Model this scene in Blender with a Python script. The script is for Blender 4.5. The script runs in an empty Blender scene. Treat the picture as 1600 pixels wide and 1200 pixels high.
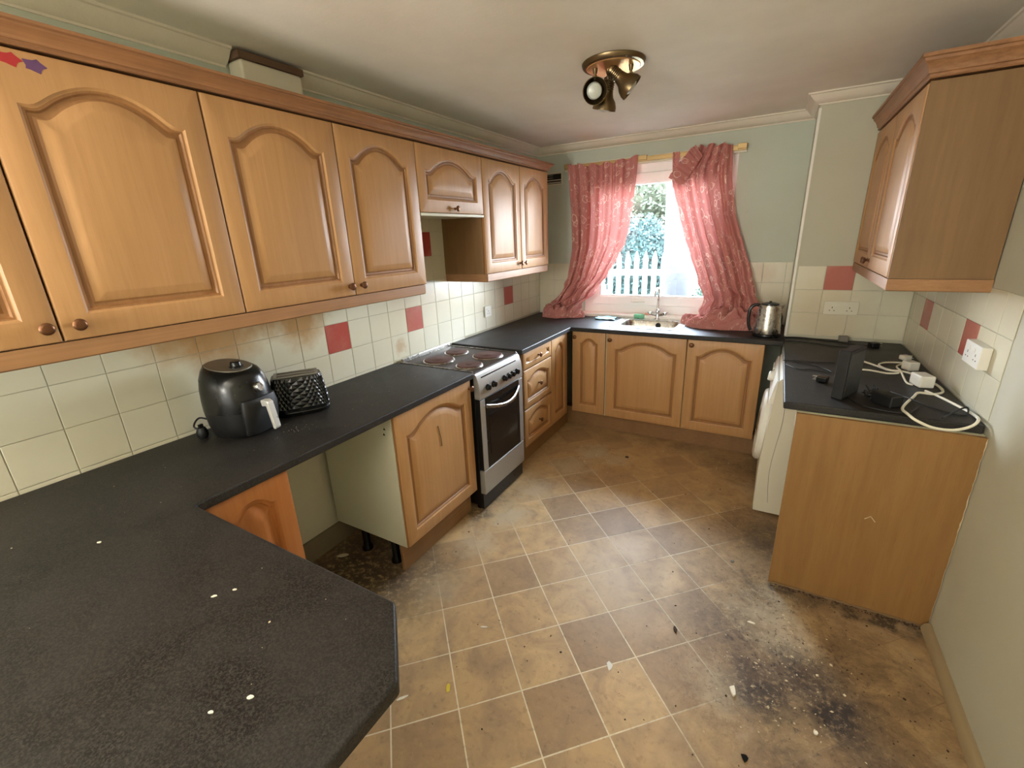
import bpy, bmesh, math, random
from mathutils import Vector, Matrix, noise as mnoise
R = math.radians
random.seed(7)
S = bpy.context.scene
COL = S.collection
# ------------------------------------------------------------------ camera
def setup_camera():
    cam = bpy.data.cameras.new('camera'); o = bpy.data.objects.new('camera', cam); COL.objects.link(o)
    yaw, pit, rol = R(-30.458), R(-18.129), R(-2.2535)
    f = Vector((math.sin(yaw)*math.cos(pit), math.cos(yaw)*math.cos(pit), math.sin(pit)))
    r = Vector((math.cos(yaw), -math.sin(yaw), 0)); u = r.cross(f)
    r2 = r*math.cos(rol) + u*math.sin(rol); u2 = -r*math.sin(rol) + u*math.cos(rol)
    m = Matrix((r2, u2, -f)).transposed().to_4x4()
    m.translation = Vector((1.9914, 0.0, 1.6232))
    o.matrix_world = m
    cam.sensor_width = 36; cam.sensor_fit = 'HORIZONTAL'; cam.lens = 698.15/1600*36; cam.clip_start = 0.02
    S.camera = o
setup_camera()
# ------------------------------------------------------------------ world, lights, exposure
def setup_light():
    w = bpy.data.worlds.new('world'); S.world = w; w.use_nodes = True
    nt = w.node_tree; bg = nt.nodes['Background']
    tc = nt.nodes.new('ShaderNodeTexCoord'); sep = nt.nodes.new('ShaderNodeSeparateXYZ')
    rmp = nt.nodes.new('ShaderNodeValToRGB'); rmp.color_ramp.elements[0].position = .45; rmp.color_ramp.elements[1].position = .8
    rmp.color_ramp.elements[0].color = (.95, .97, 1, 1); rmp.color_ramp.elements[1].color = (.62, .80, 1, 1)
    mp = nt.nodes.new('ShaderNodeMath'); mp.operation = 'MULTIPLY_ADD'; mp.inputs[1].default_value = .5; mp.inputs[2].default_value = .5
    nt.links.new(tc.outputs['Generated'], sep.inputs[0]); nt.links.new(sep.outputs['Z'], mp.inputs[0])
    nt.links.new(mp.outputs[0], rmp.inputs[0]); nt.links.new(rmp.outputs[0], bg.inputs[0])
    bg.inputs[1].default_value = 27.0
    def area(name, loc, rot, sx, sy, power, col, portal=False):
        l = bpy.data.lights.new(name, 'AREA'); l.shape = 'RECTANGLE'; l.size = sx; l.size_y = sy
        l.energy = power; l.color = col
        o = bpy.data.objects.new(name, l); o.location = loc; o.rotation_euler = rot; COL.objects.link(o)
        if portal: l.cycles.is_portal = True
        return o
    area('window_portal', (1.05, 4.16, 1.55), (R(-90), 0, 0), 1.25, 1.2, 1, (1, 1, 1), True)
    # unseen fill lights added behind the camera to lift the room
    area('rear_fill_broad', (1.1, -2.3, 1.45), (R(90), 0, 0), 2.4, 1.8, 15, (1.0, .97, .93))  # broad added fill in front of the solid back wall
    area('rear_fill_down', (1.3, -1.1, 2.3), (0, 0, 0), 1.2, 1.2, 7, (1.0, .94, .86))  # added fill shining down, no lamp is modelled here
    area('rear_fill_up', (.7, -1.5, 1.5), (R(180-18), 0, 0), .5, .5, 42, (1.0, .96, .90))  # added fill aimed upward to brighten the ceiling
    sun = bpy.data.lights.new('sun', 'SUN'); sun.energy = 4.0; sun.angle = R(2); sun.color = (1, .96, .88)
    so = bpy.data.objects.new('sun', sun); so.rotation_euler = (R(38), R(-22), 0); COL.objects.link(so)
    S.view_settings.view_transform = 'Standard'; S.view_settings.look = 'None'
    S.view_settings.exposure = 1.3; S.view_settings.gamma = 1.0; S.view_settings.use_curve_mapping = False
    S.cycles.max_bounces = 10; S.cycles.diffuse_bounces = 6; S.cycles.transmission_bounces = 8
setup_light()

# ------------------------------------------------------------------ materials
def srgb(r, g, b):
    def c(x):
        x /= 255.0
        return x/12.92 if x <= .04045 else ((x+.055)/1.055)**2.4
    return (c(r), c(g), c(b), 1)
class NT:
    def __init__(s, name):
        s.m = bpy.data.materials.new(name); s.m.use_nodes = True; s.t = s.m.node_tree
        s.b = s.t.nodes['Principled BSDF']; s.out = s.t.nodes['Material Output']
    def n(s, typ, ins=None, **kw):
        x = s.t.nodes.new('ShaderNode'+typ)
        for k, v in kw.items(): setattr(x, k, v)
        for k, v in (ins or {}).items(): s.set(x.inputs[k], v)
        return x
    def set(s, sock, v):
        if isinstance(v, bpy.types.NodeSocket): s.t.links.new(v, sock)
        elif isinstance(v, bpy.types.Node): s.t.links.new(v.outputs[0], sock)
        else: sock.default_value = v
    def math(s, op, a, b=0.0, c=None):
        x = s.n('Math', {0: a, 1: b}, operation=op)
        if c is not None: s.set(x.inputs[2], c)
        return x.outputs[0]
    def mix(s, f, a, b, mode='MIX'):
        x = s.n('Mix', data_type='RGBA', blend_type=mode)
        s.set(x.inputs[0], f); s.set(x.inputs[6], a); s.set(x.inputs[7], b); return x.outputs[2]
    def ramp(s, f, stops):
        x = s.n('ValToRGB'); s.set(x.inputs[0], f); e = x.color_ramp.elements
        while len(e) < len(stops): e.new(.5)
        for k, (p, c) in enumerate(stops):
            e[k].position = p; e[k].color = c if len(c) == 4 else (*c, 1)
        return x.outputs[0]
    def rampf(s, f, lo, hi):
        x = s.n('MapRange', {0: f, 1: lo, 2: hi}); x.clamp = True; return x.outputs[0]
    def coord(s, kind='Object', scale=(1, 1, 1), loc=None, rnd=False):
        tc = s.n('TexCoord'); v = tc.outputs[kind] if kind != 'World' else s.n('NewGeometry').outputs['Position']
        if rnd:
            oi = s.n('ObjectInfo'); a = s.n('VectorMath', {0: v}, operation='ADD')
            mu = s.math('MULTIPLY', oi.outputs['Random'], 37.0); cx = s.n('CombineXYZ', {0: mu, 1: mu, 2: mu})
            s.set(a.inputs[1], cx); v = a.outputs[0]
        mp = s.n('Mapping', {'Vector': v, 'Scale': scale})
        if loc: mp.inputs['Location'].default_value = loc
        return mp.outputs[0]
    def noise(s, vec, scale, detail=4, rough=.5, dist=0):
        return s.n('TexNoise', {'Vector': vec, 'Scale': scale, 'Detail': detail, 'Roughness': rough, 'Distortion': dist}).outputs[0]
    def bump(s, h, strength=.2, dist=.002):
        s.set(s.b.inputs['Normal'], s.n('Bump', {'Height': h, 'Strength': strength, 'Distance': dist}).outputs[0])
    def base(s, c): s.set(s.b.inputs['Base Color'], c)
    def p(s, **kw):
        for k, v in kw.items(): s.set(s.b.inputs[k.replace('_', ' ')], v)
        return s.m
def plain(name, col, rough=.5, metal=0, **kw):
    t = NT(name); t.base(col); v = t.noise(t.coord('Object'), 40, 2)
    t.p(Roughness=t.math('MULTIPLY_ADD', v, .12, rough-.06), Metallic=metal, **kw); return t.m
def wood(name, a, b, rough=.42, vscale=1.0, dark=None, lay=False):
    t = NT(name); v = t.coord('Object', (30, 1.6, 110) if lay else (55*vscale, 55*vscale, 2.2), rnd=True)
    n1 = t.noise(v, 1.0, 5, .6, .3); v2 = t.coord('Object', (9, 9, .7), rnd=True); n2 = t.noise(v2, 1.0, 2)
    v3 = t.coord('Object', (160, 9, 320) if lay else (260, 260, 14), rnd=True); n3 = t.noise(v3, 1.0, 2)
    c = t.mix(t.math('MULTIPLY', t.rampf(n1, .3, .7), .7), a, b); c = t.mix(t.math('MULTIPLY', t.rampf(n2, .35, .75), .22), c, dark or b)
    c = t.mix(t.math('MULTIPLY', t.rampf(n3, .55, .8), .22), c, dark or b)
    t.base(c); t.p(Roughness=rough); t.bump(n3, .12, .001); return t.m
M = {}
M['oak'] = wood('oak_foil', srgb(184, 140, 94), srgb(164, 120, 76), .46, dark=srgb(140, 98, 58))
M['oakdoor'] = wood('oak_door', srgb(190, 146, 98), srgb(172, 128, 80), .46, dark=srgb(150, 106, 62))
M['oakdark'] = wood('oak_trim', srgb(166, 118, 78), srgb(112, 74, 46), .46, dark=srgb(72, 46, 28), lay=True)
M['oakpanelshade'] = wood('oak_panel_shaded', srgb(134, 102, 64), srgb(116, 86, 50), .55, .6, dark=srgb(94, 66, 38))  # panel laminate, darkened further for shade on sides turned from the light
M['oakgroove'] = wood('oak_groove_glaze', srgb(160, 114, 68), srgb(138, 94, 54), .5, dark=srgb(112, 74, 42))
M['oakpelmet'] = wood('oak_pelmet', srgb(168, 124, 82), srgb(144, 102, 64), .5, dark=srgb(114, 78, 48), lay=True)
M['oakend'] = wood('oak_end_board', srgb(148, 110, 62), srgb(128, 90, 46), .5, .5, dark=srgb(100, 66, 32))
M['oakorange'] = wood('oak_orange_door', srgb(176, 112, 56), srgb(158, 94, 42), .42, dark=srgb(134, 76, 32))
M['plinth'] = wood('plinth_wood', srgb(152, 114, 74), srgb(128, 94, 60), .6, dark=srgb(76, 54, 34), lay=True)
def m_worktop():
    t = NT('worktop_laminate'); v = t.coord('Object')
    n = t.noise(v, 260, 3, .7); n2 = t.noise(v, 5, 5, .6, .6); n3 = t.noise(v, 60, 4, .7)
    c = t.mix(t.rampf(n, .42, .62), srgb(14, 13, 13), srgb(52, 49, 46))
    c = t.mix(t.math('MULTIPLY', t.rampf(n2, .42, .75), .45), c, srgb(60, 56, 53))
    c = t.mix(t.math('MULTIPLY', t.rampf(n3, .62, .8), .35), c, srgb(104, 98, 90))
    t.base(c); t.p(Roughness=t.math('MULTIPLY_ADD', n2, .28, .36)); t.p(**{'Specular_IOR_Level': .34})
    t.bump(n, .25, .0008); return t.m
M['worktop'] = m_worktop()
def m_wall(name, col, stain=.0):
    t = NT(name); v = t.coord('World'); n = t.noise(v, 2.2, 5, .6); n2 = t.noise(v, 55, 5, .65); n3 = t.noise(v, 8, 6, .7, 1.0)
    c = t.mix(t.math('MULTIPLY', t.rampf(n, .35, .75), .25), col, srgb(172, 160, 132))
    c = t.mix(t.math('MULTIPLY', t.rampf(n3, .66, .8), .25+stain), c, srgb(120, 104, 78))
    t.base(c); t.p(Roughness=.75); t.bump(n2, .3, .002); return t.m
M['wall'] = m_wall('green_wall_paint', srgb(190, 199, 186))
M['wallwarm'] = m_wall('warm_green_wall_paint', srgb(188, 187, 168))
M['plaster'] = m_wall('bare_plaster', srgb(204, 198, 176), .6)
M['grime'] = m_wall('grimy_skirting', srgb(120, 104, 80), .5)
M['ceil'] = m_wall('ceiling_paint', srgb(234, 228, 216))
M['cove'] = m_wall('cove_paint', srgb(226, 218, 202))
M['whitegloss'] = plain('white_gloss_paint', srgb(232, 230, 222), .3)
M['upvc'] = plain('white_upvc', srgb(238, 240, 238), .3)
def m_tile(name, col, stains=()):
    t = NT(name); P = t.n('NewGeometry').outputs['Position']
    n = t.noise(t.coord('World'), 3.2, 4, .6); n2 = t.noise(t.coord('World'), 14, 4, .6); oi = t.n('ObjectInfo').outputs['Random']
    c = t.mix(t.math('MULTIPLY', oi, .18), col, srgb(200, 190, 160))
    c = t.mix(t.math('MULTIPLY', t.rampf(n, .5, .8), .3), c, srgb(202, 190, 156))
    for (x, y, z, r, k) in stains:
        d = t.n('VectorMath', {0: P, 1: (x, y, z)}, operation='DISTANCE').outputs['Value']
        d = t.math('ADD', d, t.math('MULTIPLY', t.math('SUBTRACT', n2, .5), .12))
        f = t.n('MapRange', {0: d, 1: r, 2: r*.35, 3: 0.0, 4: k}); f.clamp = True
        c = t.mix(f.outputs[0], c, srgb(176, 130, 70))
    t.base(c); t.p(Roughness=.22); t.bump(t.noise(t.coord('World'), 30, 2), .06, .002); return t.m
ST = [(0, .98, 1.30, .22, .8), (0, .82, 1.36, .2, .8), (0, 1.36, 1.28, .17, .85), (0, 1.2, 1.34, .14, .7), (0, 1.5, 1.36, .1, .4), (0, 2.02, 1.0, .06, .5), (0, 2.62, 1.36, .12, .4), (1.9, 3.99, 1.3, .12, .3), (2.3, 3.56, 1.05, .3, .22)]
M['tile'] = m_tile('cream_wall_tile', srgb(216, 212, 190), ST)
M['redtile'] = m_tile('red_wall_tile', srgb(176, 66, 60))
M['grout'] = m_wall('grey_grout', srgb(170, 163, 140), .2)
M['knob'] = plain('antique_brass', srgb(110, 72, 44), .35, .6)
M['knobdark'] = plain('dark_knob_centre', srgb(52, 32, 24), .4, .3)
M['steel'] = plain('brushed_steel', srgb(190, 186, 178), .28, 1.0)
M['silver'] = plain('silver_paint', srgb(176, 174, 168), .38, .55)
M['blackenamel'] = plain('black_enamel', srgb(22, 21, 21), .3)
M['hob'] = plain('hob_enamel', srgb(60, 48, 40), .55, 0, Specular_IOR_Level=.3)
M['ring'] = plain('cast_iron_ring', srgb(84, 50, 42), .65)
M['black'] = plain('black_plastic', srgb(15, 16, 16), .25)
M['blackmatt'] = plain('matt_black_plastic', srgb(14, 14, 15), .5)
M['charcoal'] = plain('charcoal_plastic', srgb(48, 48, 48), .5)
M['white'] = plain('white_plastic', srgb(226, 224, 214), .4)
M['cream'] = plain('cream_enamel', srgb(214, 208, 188), .4)
M['melamine'] = plain('white_melamine', srgb(206, 204, 180), .5)
M['grey'] = plain('grey_plastic', srgb(120, 116, 108), .4)
M['lidgrey'] = plain('satin_grey_lid', srgb(128, 120, 108), .35, .5)
M['handlesilver'] = plain('silver_window_gleam', srgb(214, 212, 206), .3, .4)  # paler than silver_paint: the window's reflection is put into the colour
M['brass'] = plain('polished_brass', srgb(246, 206, 150), .42, 1.0)
M['oldbrass'] = plain('aged_brass', srgb(120, 102, 74), .34, .9)
M['bulb'] = plain('frosted_bulb', srgb(196, 200, 190), .3)
M['dark'] = plain('dark_void', srgb(30, 26, 22), .8)
M['cablewhite'] = plain('white_cable', srgb(232, 226, 206), .5)
M['cableblack'] = plain('black_cable', srgb(18, 18, 18), .5)
M['sponge'] = plain('green_sponge', srgb(120, 190, 150), .9)
M['cloth'] = plain('pale_blue_cloth', srgb(170, 205, 205), .9)
M['brown'] = plain('brown_board', srgb(104, 78, 58), .8)
M['paper'] = plain('white_paper', srgb(228, 222, 204), .8)
M['yellow'] = plain('yellow_paper', srgb(220, 200, 60), .7)
M['crumb'] = plain('pale_crumb', srgb(206, 190, 160), .9)
M['darkcrumb'] = plain('dark_crumb', srgb(62, 44, 32), .9)
M['redstick'] = plain('red_sticker_print', srgb(168, 40, 44), .5)
M['purplestick'] = plain('purple_sticker_print', srgb(96, 62, 104), .5)
M['sill'] = plain('white_sill', srgb(232, 228, 218), .35)
M['rail'] = plain('brass_rail', srgb(196, 166, 112), .4, .4)
def m_glass():
    t = NT('window_glass'); t.t.nodes.remove(t.b)
    a = t.n('BsdfTransparent'); g = t.n('BsdfGlossy', {'Roughness': .02}); f = t.n('Fresnel', {'IOR': 1.3})
    mx = t.n('MixShader', {0: f.outputs[0], 1: a.outputs[0], 2: g.outputs[0]}); t.t.links.new(mx.outputs[0], t.out.inputs[0]); return t.m
M['glass'] = m_glass()
def m_ovenglass():
    t = NT('oven_glass'); v = t.coord('Object', (1, 60, 2.5)); n = t.noise(v, 1.0, 4, .6)
    t.base(t.mix(t.math('MULTIPLY', t.rampf(n, .45, .75), .6), srgb(22, 22, 22), srgb(118, 116, 110))); t.p(Roughness=.15); return t.m
M['ovenglass'] = m_ovenglass()
def m_curtain():
    t = NT('curtain_fabric'); t.t.nodes.remove(t.b); uv = t.coord('UV', (1, 1, 1))
    dn = t.n('TexNoise', {'Vector': uv, 'Scale': 7.0, 'Detail': 2}).outputs[1]
    vv = t.mix(.10, uv, dn, 'ADD')
    vo = t.n('TexVoronoi', {'Vector': vv, 'Scale': 9.0, 'Randomness': .9}).outputs['Distance']
    band = t.math('SUBTRACT', 1.0, t.rampf(t.math('ABSOLUTE', t.math('SUBTRACT', vo, .27)), .0, .035))
    vo2 = t.n('TexVoronoi', {'Vector': vv, 'Scale': 20.0, 'Randomness': 1.0}).outputs['Distance']
    band2 = t.math('SUBTRACT', 1.0, t.rampf(t.math('ABSOLUTE', t.math('SUBTRACT', vo2, .33)), .0, .05))
    msk = t.rampf(t.noise(uv, 6, 2), .38, .48)
    f = t.math('MULTIPLY', t.math('MAXIMUM', band, t.math('MULTIPLY', band2, .7)), msk)
    w = t.noise(t.coord('UV', (1, 1, 1)), 320, 2)
    c = t.mix(t.rampf(w, .3, .7), srgb(204, 140, 133), srgb(178, 114, 109)); c = t.mix(t.math('MULTIPLY', f, .85), c, srgb(246, 222, 206))
    d = t.n('BsdfDiffuse', {'Color': c}); tr = t.n('BsdfTranslucent', {'Color': c})
    mx = t.n('MixShader', {0: .13, 1: d.outputs[0], 2: tr.outputs[0]}); t.t.links.new(mx.outputs[0], t.out.inputs[0]); return t.m
M['curtain'] = m_curtain()
# floor: tile pattern colour plus dirt placed in world position
BLK = [(2.27, 1.60, .16, .9), (2.13, 1.47, .14, .85), (2.36, 1.50, .15, .95), (2.10, 1.56, .10, .7), (2.20, 2.08, .07, .8), (2.32, 2.08, .06, .7), (2.46, 2.08, .06, .9), (2.58, 2.08, .06, .9), (2.69, 2.06, .07, .9), (2.5, 1.35, .16, .5), (2.2, 1.25, .12, .35), (2.0, 1.75, .2, .4), (2.1, 2.0, .15, .4), (2.12, 2.42, .2, .5), (2.1, 3.2, .22, .4), (1.80, 3.28, .15, .3), (.6, 1.4, .2, .5), (.57, 1.95, .1, .7), (.56, 2.1, .08, .6), (.3, 1.2, .45, .9), (.1, 1.0, .4, .9), (1.5, 3.44, .1, .3)]
PALE = [(2.13, 1.88, .14, .75), (2.20, 1.76, .12, .6), (2.17, 2.0, .09, .9), (2.0, 1.42, .12, .5), (.75, 2.0, .13, .7), (.72, 1.7, .12, .6), (.72, 1.35, .14, .5), (.78, 2.35, .13, .6), (.85, 2.75, .16, .6), (.93, 3.02, .14, .8), (1.1, 3.0, .12, .5), (1.45, 1.75, .3, .3), (2.02, 3.0, .12, .3)]
def floor_dirt(t, c, grout=False):
    P = t.n('NewGeometry').outputs['Position']
    n0 = t.n('TexNoise', {'Vector': P, 'Scale': 9.0, 'Detail': 6, 'Roughness': .7}).outputs[0]
    n1 = t.n('TexNoise', {'Vector': P, 'Scale': 34.0, 'Detail': 5, 'Roughness': .7}).outputs[0]
    nb = t.math('ADD', t.math('MULTIPLY', t.math('SUBTRACT', n0, .5), .34), t.math('MULTIPLY', t.math('SUBTRACT', n1, .5), .12))
    def blobs(L):
        acc = None
        for (x, y, r, k) in L:
            d = t.n('VectorMath', {0: P, 1: (x, y, 0)}, operation='DISTANCE').outputs['Value']
            mr = t.n('MapRange', {0: t.math('ADD', d, nb), 1: r*1.25, 2: r*.3, 3: 0.0, 4: k}); mr.clamp = True; f = mr.outputs[0]
            acc = f if acc is None else t.math('MAXIMUM', acc, f)
        return acc
    sep = t.n('SeparateXYZ', {0: P}); x = sep.outputs[0]; y = sep.outputs[1]
    # worn brown zone to the right and far end
    zr = t.rampf(t.math('ADD', x, t.math('MULTIPLY', nb, 1.0)), 1.72, 2.15); zf = t.rampf(t.math('ADD', y, t.math('MULTIPLY', nb, 1.5)), 2.55, 2.9)
    zl = t.math('SUBTRACT', 1.0, t.rampf(t.math('ADD', x, t.math('MULTIPLY', nb, .8)), .72, 1.0))
    if grout:
        g = t.math('MAXIMUM', t.math('MAXIMUM', zr, zf), t.math('MULTIPLY', zl, .75))
        c = t.mix(g, c, srgb(174, 146, 108))
        c = t.mix(t.math('MULTIPLY', t.rampf(n0, .55, .75), .5), c, srgb(150, 125, 95))
    c = t.mix(t.math('MULTIPLY', zr, t.math('MULTIPLY_ADD', t.rampf(n0, .35, .65), .45, .25)), c, srgb(92, 70, 50))
    c = t.mix(t.math('MULTIPLY', zf, .25), c, srgb(168, 128, 76))
    c = t.mix(t.math('MULTIPLY', t.rampf(n1, .54, .76), .5), c, srgb(96, 72, 50))
    n3 = t.n('TexNoise', {'Vector': P, 'Scale': 3.2, 'Detail': 8, 'Roughness': .72, 'Distortion': 1.2}).outputs[0]
    c = t.mix(t.math('MULTIPLY', t.rampf(n3, .50, .66), t.math('MULTIPLY_ADD', zr, .5, .12)), c, srgb(92, 72, 54))
    c = t.mix(t.math('MULTIPLY', t.rampf(n3, .47, .36), t.math('MULTIPLY_ADD', zr, .35, .10)), c, srgb(184, 162, 130))
    c = t.mix(blobs(PALE), c, srgb(186, 170, 142))
    b = t.math('MULTIPLY', blobs(BLK), t.rampf(n1, .30, .50))
    c = t.mix(b, c, srgb(38, 30, 26))
    n4 = t.n('TexNoise', {'Vector': P, 'Scale': 48.0, 'Detail': 6, 'Roughness': .75, 'Distortion': .8}).outputs[0]
    reg = blobs([(2.22, 1.62, .42, 1.0), (2.12, 2.0, .28, .8), (2.08, 2.5, .35, .6), (2.45, 1.4, .35, .6), (1.9, 3.2, .3, .5)])
    c = t.mix(t.math('MULTIPLY', reg, t.math('MULTIPLY', t.rampf(n4, .54, .64), .85)), c, srgb(44, 34, 28))
    c = t.mix(t.math('MULTIPLY', reg, t.math('MULTIPLY', t.rampf(n4, .42, .32), .7)), c, srgb(192, 172, 138))
    return c
def m_floor():
    t = NT('vinyl_tile'); oi = t.n('ObjectInfo').outputs['Random']; v = t.coord('World')
    n = t.noise(v, 6, 5, .6, .8); n2 = t.noise(v, 40, 4, .6)
    c = t.mix(oi, srgb(166, 136, 98), srgb(208, 176, 126))
    c = t.mix(t.math('MULTIPLY', t.rampf(n, .38, .66), .6), c, srgb(140, 116, 92))
    c = t.mix(t.math('MULTIPLY', t.rampf(n2, .5, .75), .3), c, srgb(196, 164, 120))
    t.base(floor_dirt(t, c)); t.p(Roughness=t.math('MULTIPLY_ADD', n, .25, .38)); t.bump(n2, .25, .002)
    g = NT('floor_joint'); g.base(floor_dirt(g, srgb(226, 214, 184), True)); g.p(Roughness=.6); return t.m, g.m
M['floor'], M['joint'] = m_floor()
def m_green(name, a, b, sc=20):
    t = NT(name); n = t.noise(t.coord('World'), sc, 5, .7); t.base(t.mix(t.rampf(n, .3, .7), a, b)); t.p(Roughness=.8); return t.m
M['grass'] = m_green('lawn_grass', srgb(16, 30, 14), srgb(28, 42, 22), 8)
M['hedge'] = m_green('conifer_green', srgb(8, 30, 28), srgb(20, 48, 44), 9)
M['leaf'] = m_green('tree_leaves', srgb(30, 38, 24), srgb(58, 64, 48), 9)
M['bark'] = m_green('pale_bark', srgb(15, 15, 17), srgb(30, 29, 32), 14)
M['fence'] = m_green('fence_paint', srgb(226, 224, 200), srgb(244, 240, 226), 14)
M['bush'] = m_green('light_bush', srgb(16, 34, 18), srgb(26, 46, 26), 9)

# ------------------------------------------------------------------ mesh helpers
class MB:
    def __init__(s): s.v = []; s.f = []; s.mi = []; s.uv = None
    def add(s, vs, fs, mi=0):
        o = len(s.v); s.v += [tuple(v) for v in vs]; s.f += [tuple(i+o for i in f) for f in fs]; s.mi += [mi]*len(fs); return s
    def box(s, x0, x1, y0, y1, z0, z1, mi=0):
        vs = [(x, y, z) for z in (z0, z1) for y in (y0, y1) for x in (x0, x1)]
        return s.add(vs, [(0, 2, 3, 1), (4, 5, 7, 6), (0, 1, 5, 4), (1, 3, 7, 5), (3, 2, 6, 7), (2, 0, 4, 6)], mi)
    def tube(s, pts, r, n=8, caps=True, mi=0):
        pts = [Vector(p) for p in pts]; rs = r if hasattr(r, '__len__') else [r]*len(pts)
        vs = []; up = None
        for i, p in enumerate(pts):
            t = (pts[min(i+1, len(pts)-1)] - pts[max(i-1, 0)]).normalized()
            if up is None: up = t.orthogonal().normalized()
            up = (up - t*up.dot(t)); up = up.normalized() if up.length > 1e-6 else t.orthogonal().normalized()
            w = t.cross(up)
            for k in range(n):
                a = 2*math.pi*k/n; vs.append(p + (up*math.cos(a) + w*math.sin(a))*rs[i])
        fs = [(i*n+k, i*n+(k+1) % n, (i+1)*n+(k+1) % n, (i+1)*n+k) for i in range(len(pts)-1) for k in range(n)]
        if caps: fs += [tuple(range(n-1, -1, -1)), tuple((len(pts)-1)*n+k for k in range(n))]
        return s.add(vs, fs, mi)
    def lathe(s, prof, n=24, mat=None, mi=0, sx=1, sy=1):
        # prof: list of (r, h) turned round local z
        mat = mat or Matrix(); vs = []; 
        for (r, h) in prof:
            for k in range(n):
                a = 2*math.pi*k/n; vs.append(mat @ Vector((r*sx*math.cos(a), r*sy*math.sin(a), h)))
        fs = [(i*n+k, i*n+(k+1) % n, (i+1)*n+(k+1) % n, (i+1)*n+k) for i in range(len(prof)-1) for k in range(n)]
        if prof[0][0] > 1e-5: fs.append(tuple(range(n-1, -1, -1)))
        if prof[-1][0] > 1e-5: fs.append(tuple((len(prof)-1)*n+k for k in range(n)))
        return s.add(vs, fs, mi)
    def prism(s, poly, z0, z1, mi=0, f=None):
        # poly: list of (a, b); f maps (a, b, z) to a point
        f = f or (lambda a, b, z: (a, b, z)); n = len(poly)
        vs = [f(a, b, z0) for a, b in poly] + [f(a, b, z1) for a, b in poly]
        fs = [tuple(range(n-1, -1, -1)), tuple(range(n, 2*n))] + [(i, (i+1) % n, n+(i+1) % n, n+i) for i in range(n)]
        return s.add(vs, fs, mi)
    def cells(s, xs, ys, inside, z0, z1, f=None, mi=0):
        f = f or (lambda a, b, z: (a, b, z)); idx = {}; vs = []
        def V(i, j, t):
            k = (i, j, t)
            if k not in idx: idx[k] = len(vs); vs.append(f(xs[i], ys[j], z1 if t else z0))
            return idx[k]
        I = lambda i, j: 0 <= i < len(xs)-1 and 0 <= j < len(ys)-1 and inside((xs[i]+xs[i+1])/2, (ys[j]+ys[j+1])/2)
        fs = []
        for i in range(len(xs)-1):
            for j in range(len(ys)-1):
                if not I(i, j): continue
                fs.append((V(i, j, 1), V(i+1, j, 1), V(i+1, j+1, 1), V(i, j+1, 1)))
                fs.append((V(i, j, 0), V(i, j+1, 0), V(i+1, j+1, 0), V(i+1, j, 0)))
                if not I(i, j-1): fs.append((V(i, j, 0), V(i+1, j, 0), V(i+1, j, 1), V(i, j, 1)))
                if not I(i, j+1): fs.append((V(i+1, j+1, 0), V(i, j+1, 0), V(i, j+1, 1), V(i+1, j+1, 1)))
                if not I(i-1, j): fs.append((V(i, j+1, 0), V(i, j, 0), V(i, j, 1), V(i, j+1, 1)))
                if not I(i+1, j): fs.append((V(i+1, j, 0), V(i+1, j+1, 0), V(i+1, j+1, 1), V(i+1, j, 1)))
        return s.add(vs, fs, mi)
    def sweep(s, path, prof, side=1, mi=0, closed=False):
        # path in plan (x, y); prof (out, z) closed polygon; out is measured to the left*side of travel
        P = [Vector(p) for p in path]; n = len(prof); vs = []
        for i, p in enumerate(P):
            d0 = (P[i]-P[i-1]).normalized() if i > 0 or closed else None
            d1 = (P[(i+1) % len(P)]-P[i]).normalized() if i < len(P)-1 or closed else None
            d0 = d0 or d1; d1 = d1 or d0
            n0 = Vector((-d0.y, d0.x))*side; n1 = Vector((-d1.y, d1.x))*side
            m = (n0+n1).normalized(); k = 1/max(.3, m.dot(n0))
            for (o, z) in prof: q = p + m*o*k; vs.append((q.x, q.y, z))
        fs = [(i*n+k, i*n+(k+1) % n, (i+1)*n+(k+1) % n, (i+1)*n+k) for i in range(len(P)-1) for k in range(n)]
        if not closed: fs += [tuple(range(n-1, -1, -1)), tuple((len(P)-1)*n+k for k in range(n))]
        return s.add(vs, fs, mi)
    def build(s, name, mats, parent=None, smooth=False, bevel=0, seg=2, angle=35):
        me = bpy.data.meshes.new(name); me.from_pydata(s.v, [], s.f)
        mats = mats if isinstance(mats, (list, tuple)) else [mats]
        for m in mats: me.materials.append(M[m] if isinstance(m, str) else m)
        if len(mats) > 1:
            for p, i in zip(me.polygons, s.mi): p.material_index = i
        bm = bmesh.new(); bm.from_mesh(me); bmesh.ops.recalc_face_normals(bm, faces=bm.faces); bm.to_mesh(me); bm.free()
        if smooth or bevel: me.shade_smooth(); me.set_sharp_from_angle(angle=R(angle))
        o = bpy.data.objects.new(name, me); COL.objects.link(o)
        if parent is not None: o.parent = parent
        if bevel:
            b = o.modifiers.new('bevel', 'BEVEL'); b.width = bevel; b.segments = seg; b.limit_method = 'ANGLE'; b.angle_limit = R(40); b.harden_normals = True
        return o
def empty(name, loc, rz=0):
    e = bpy.data.objects.new(name, None); COL.objects.link(e); e.location = loc; e.rotation_euler = (0, 0, R(rz)); e.empty_display_size = .05; return e
def tag(o, label=None, cat=None, group=None, kind=None):
    if label: o['label'] = label
    if cat: o['category'] = cat
    if group: o['group'] = group
    if kind: o['kind'] = kind
    return o
def struct(o, label, cat): o['kind'] = 'structure'; o['label'] = label; o['category'] = cat; return o
def copyobj(o, loc=None, parent='same'):
    c = o.copy(); COL.objects.link(c)
    if loc is not None: c.location = loc
    if parent != 'same': c.parent = parent
    return c
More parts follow.
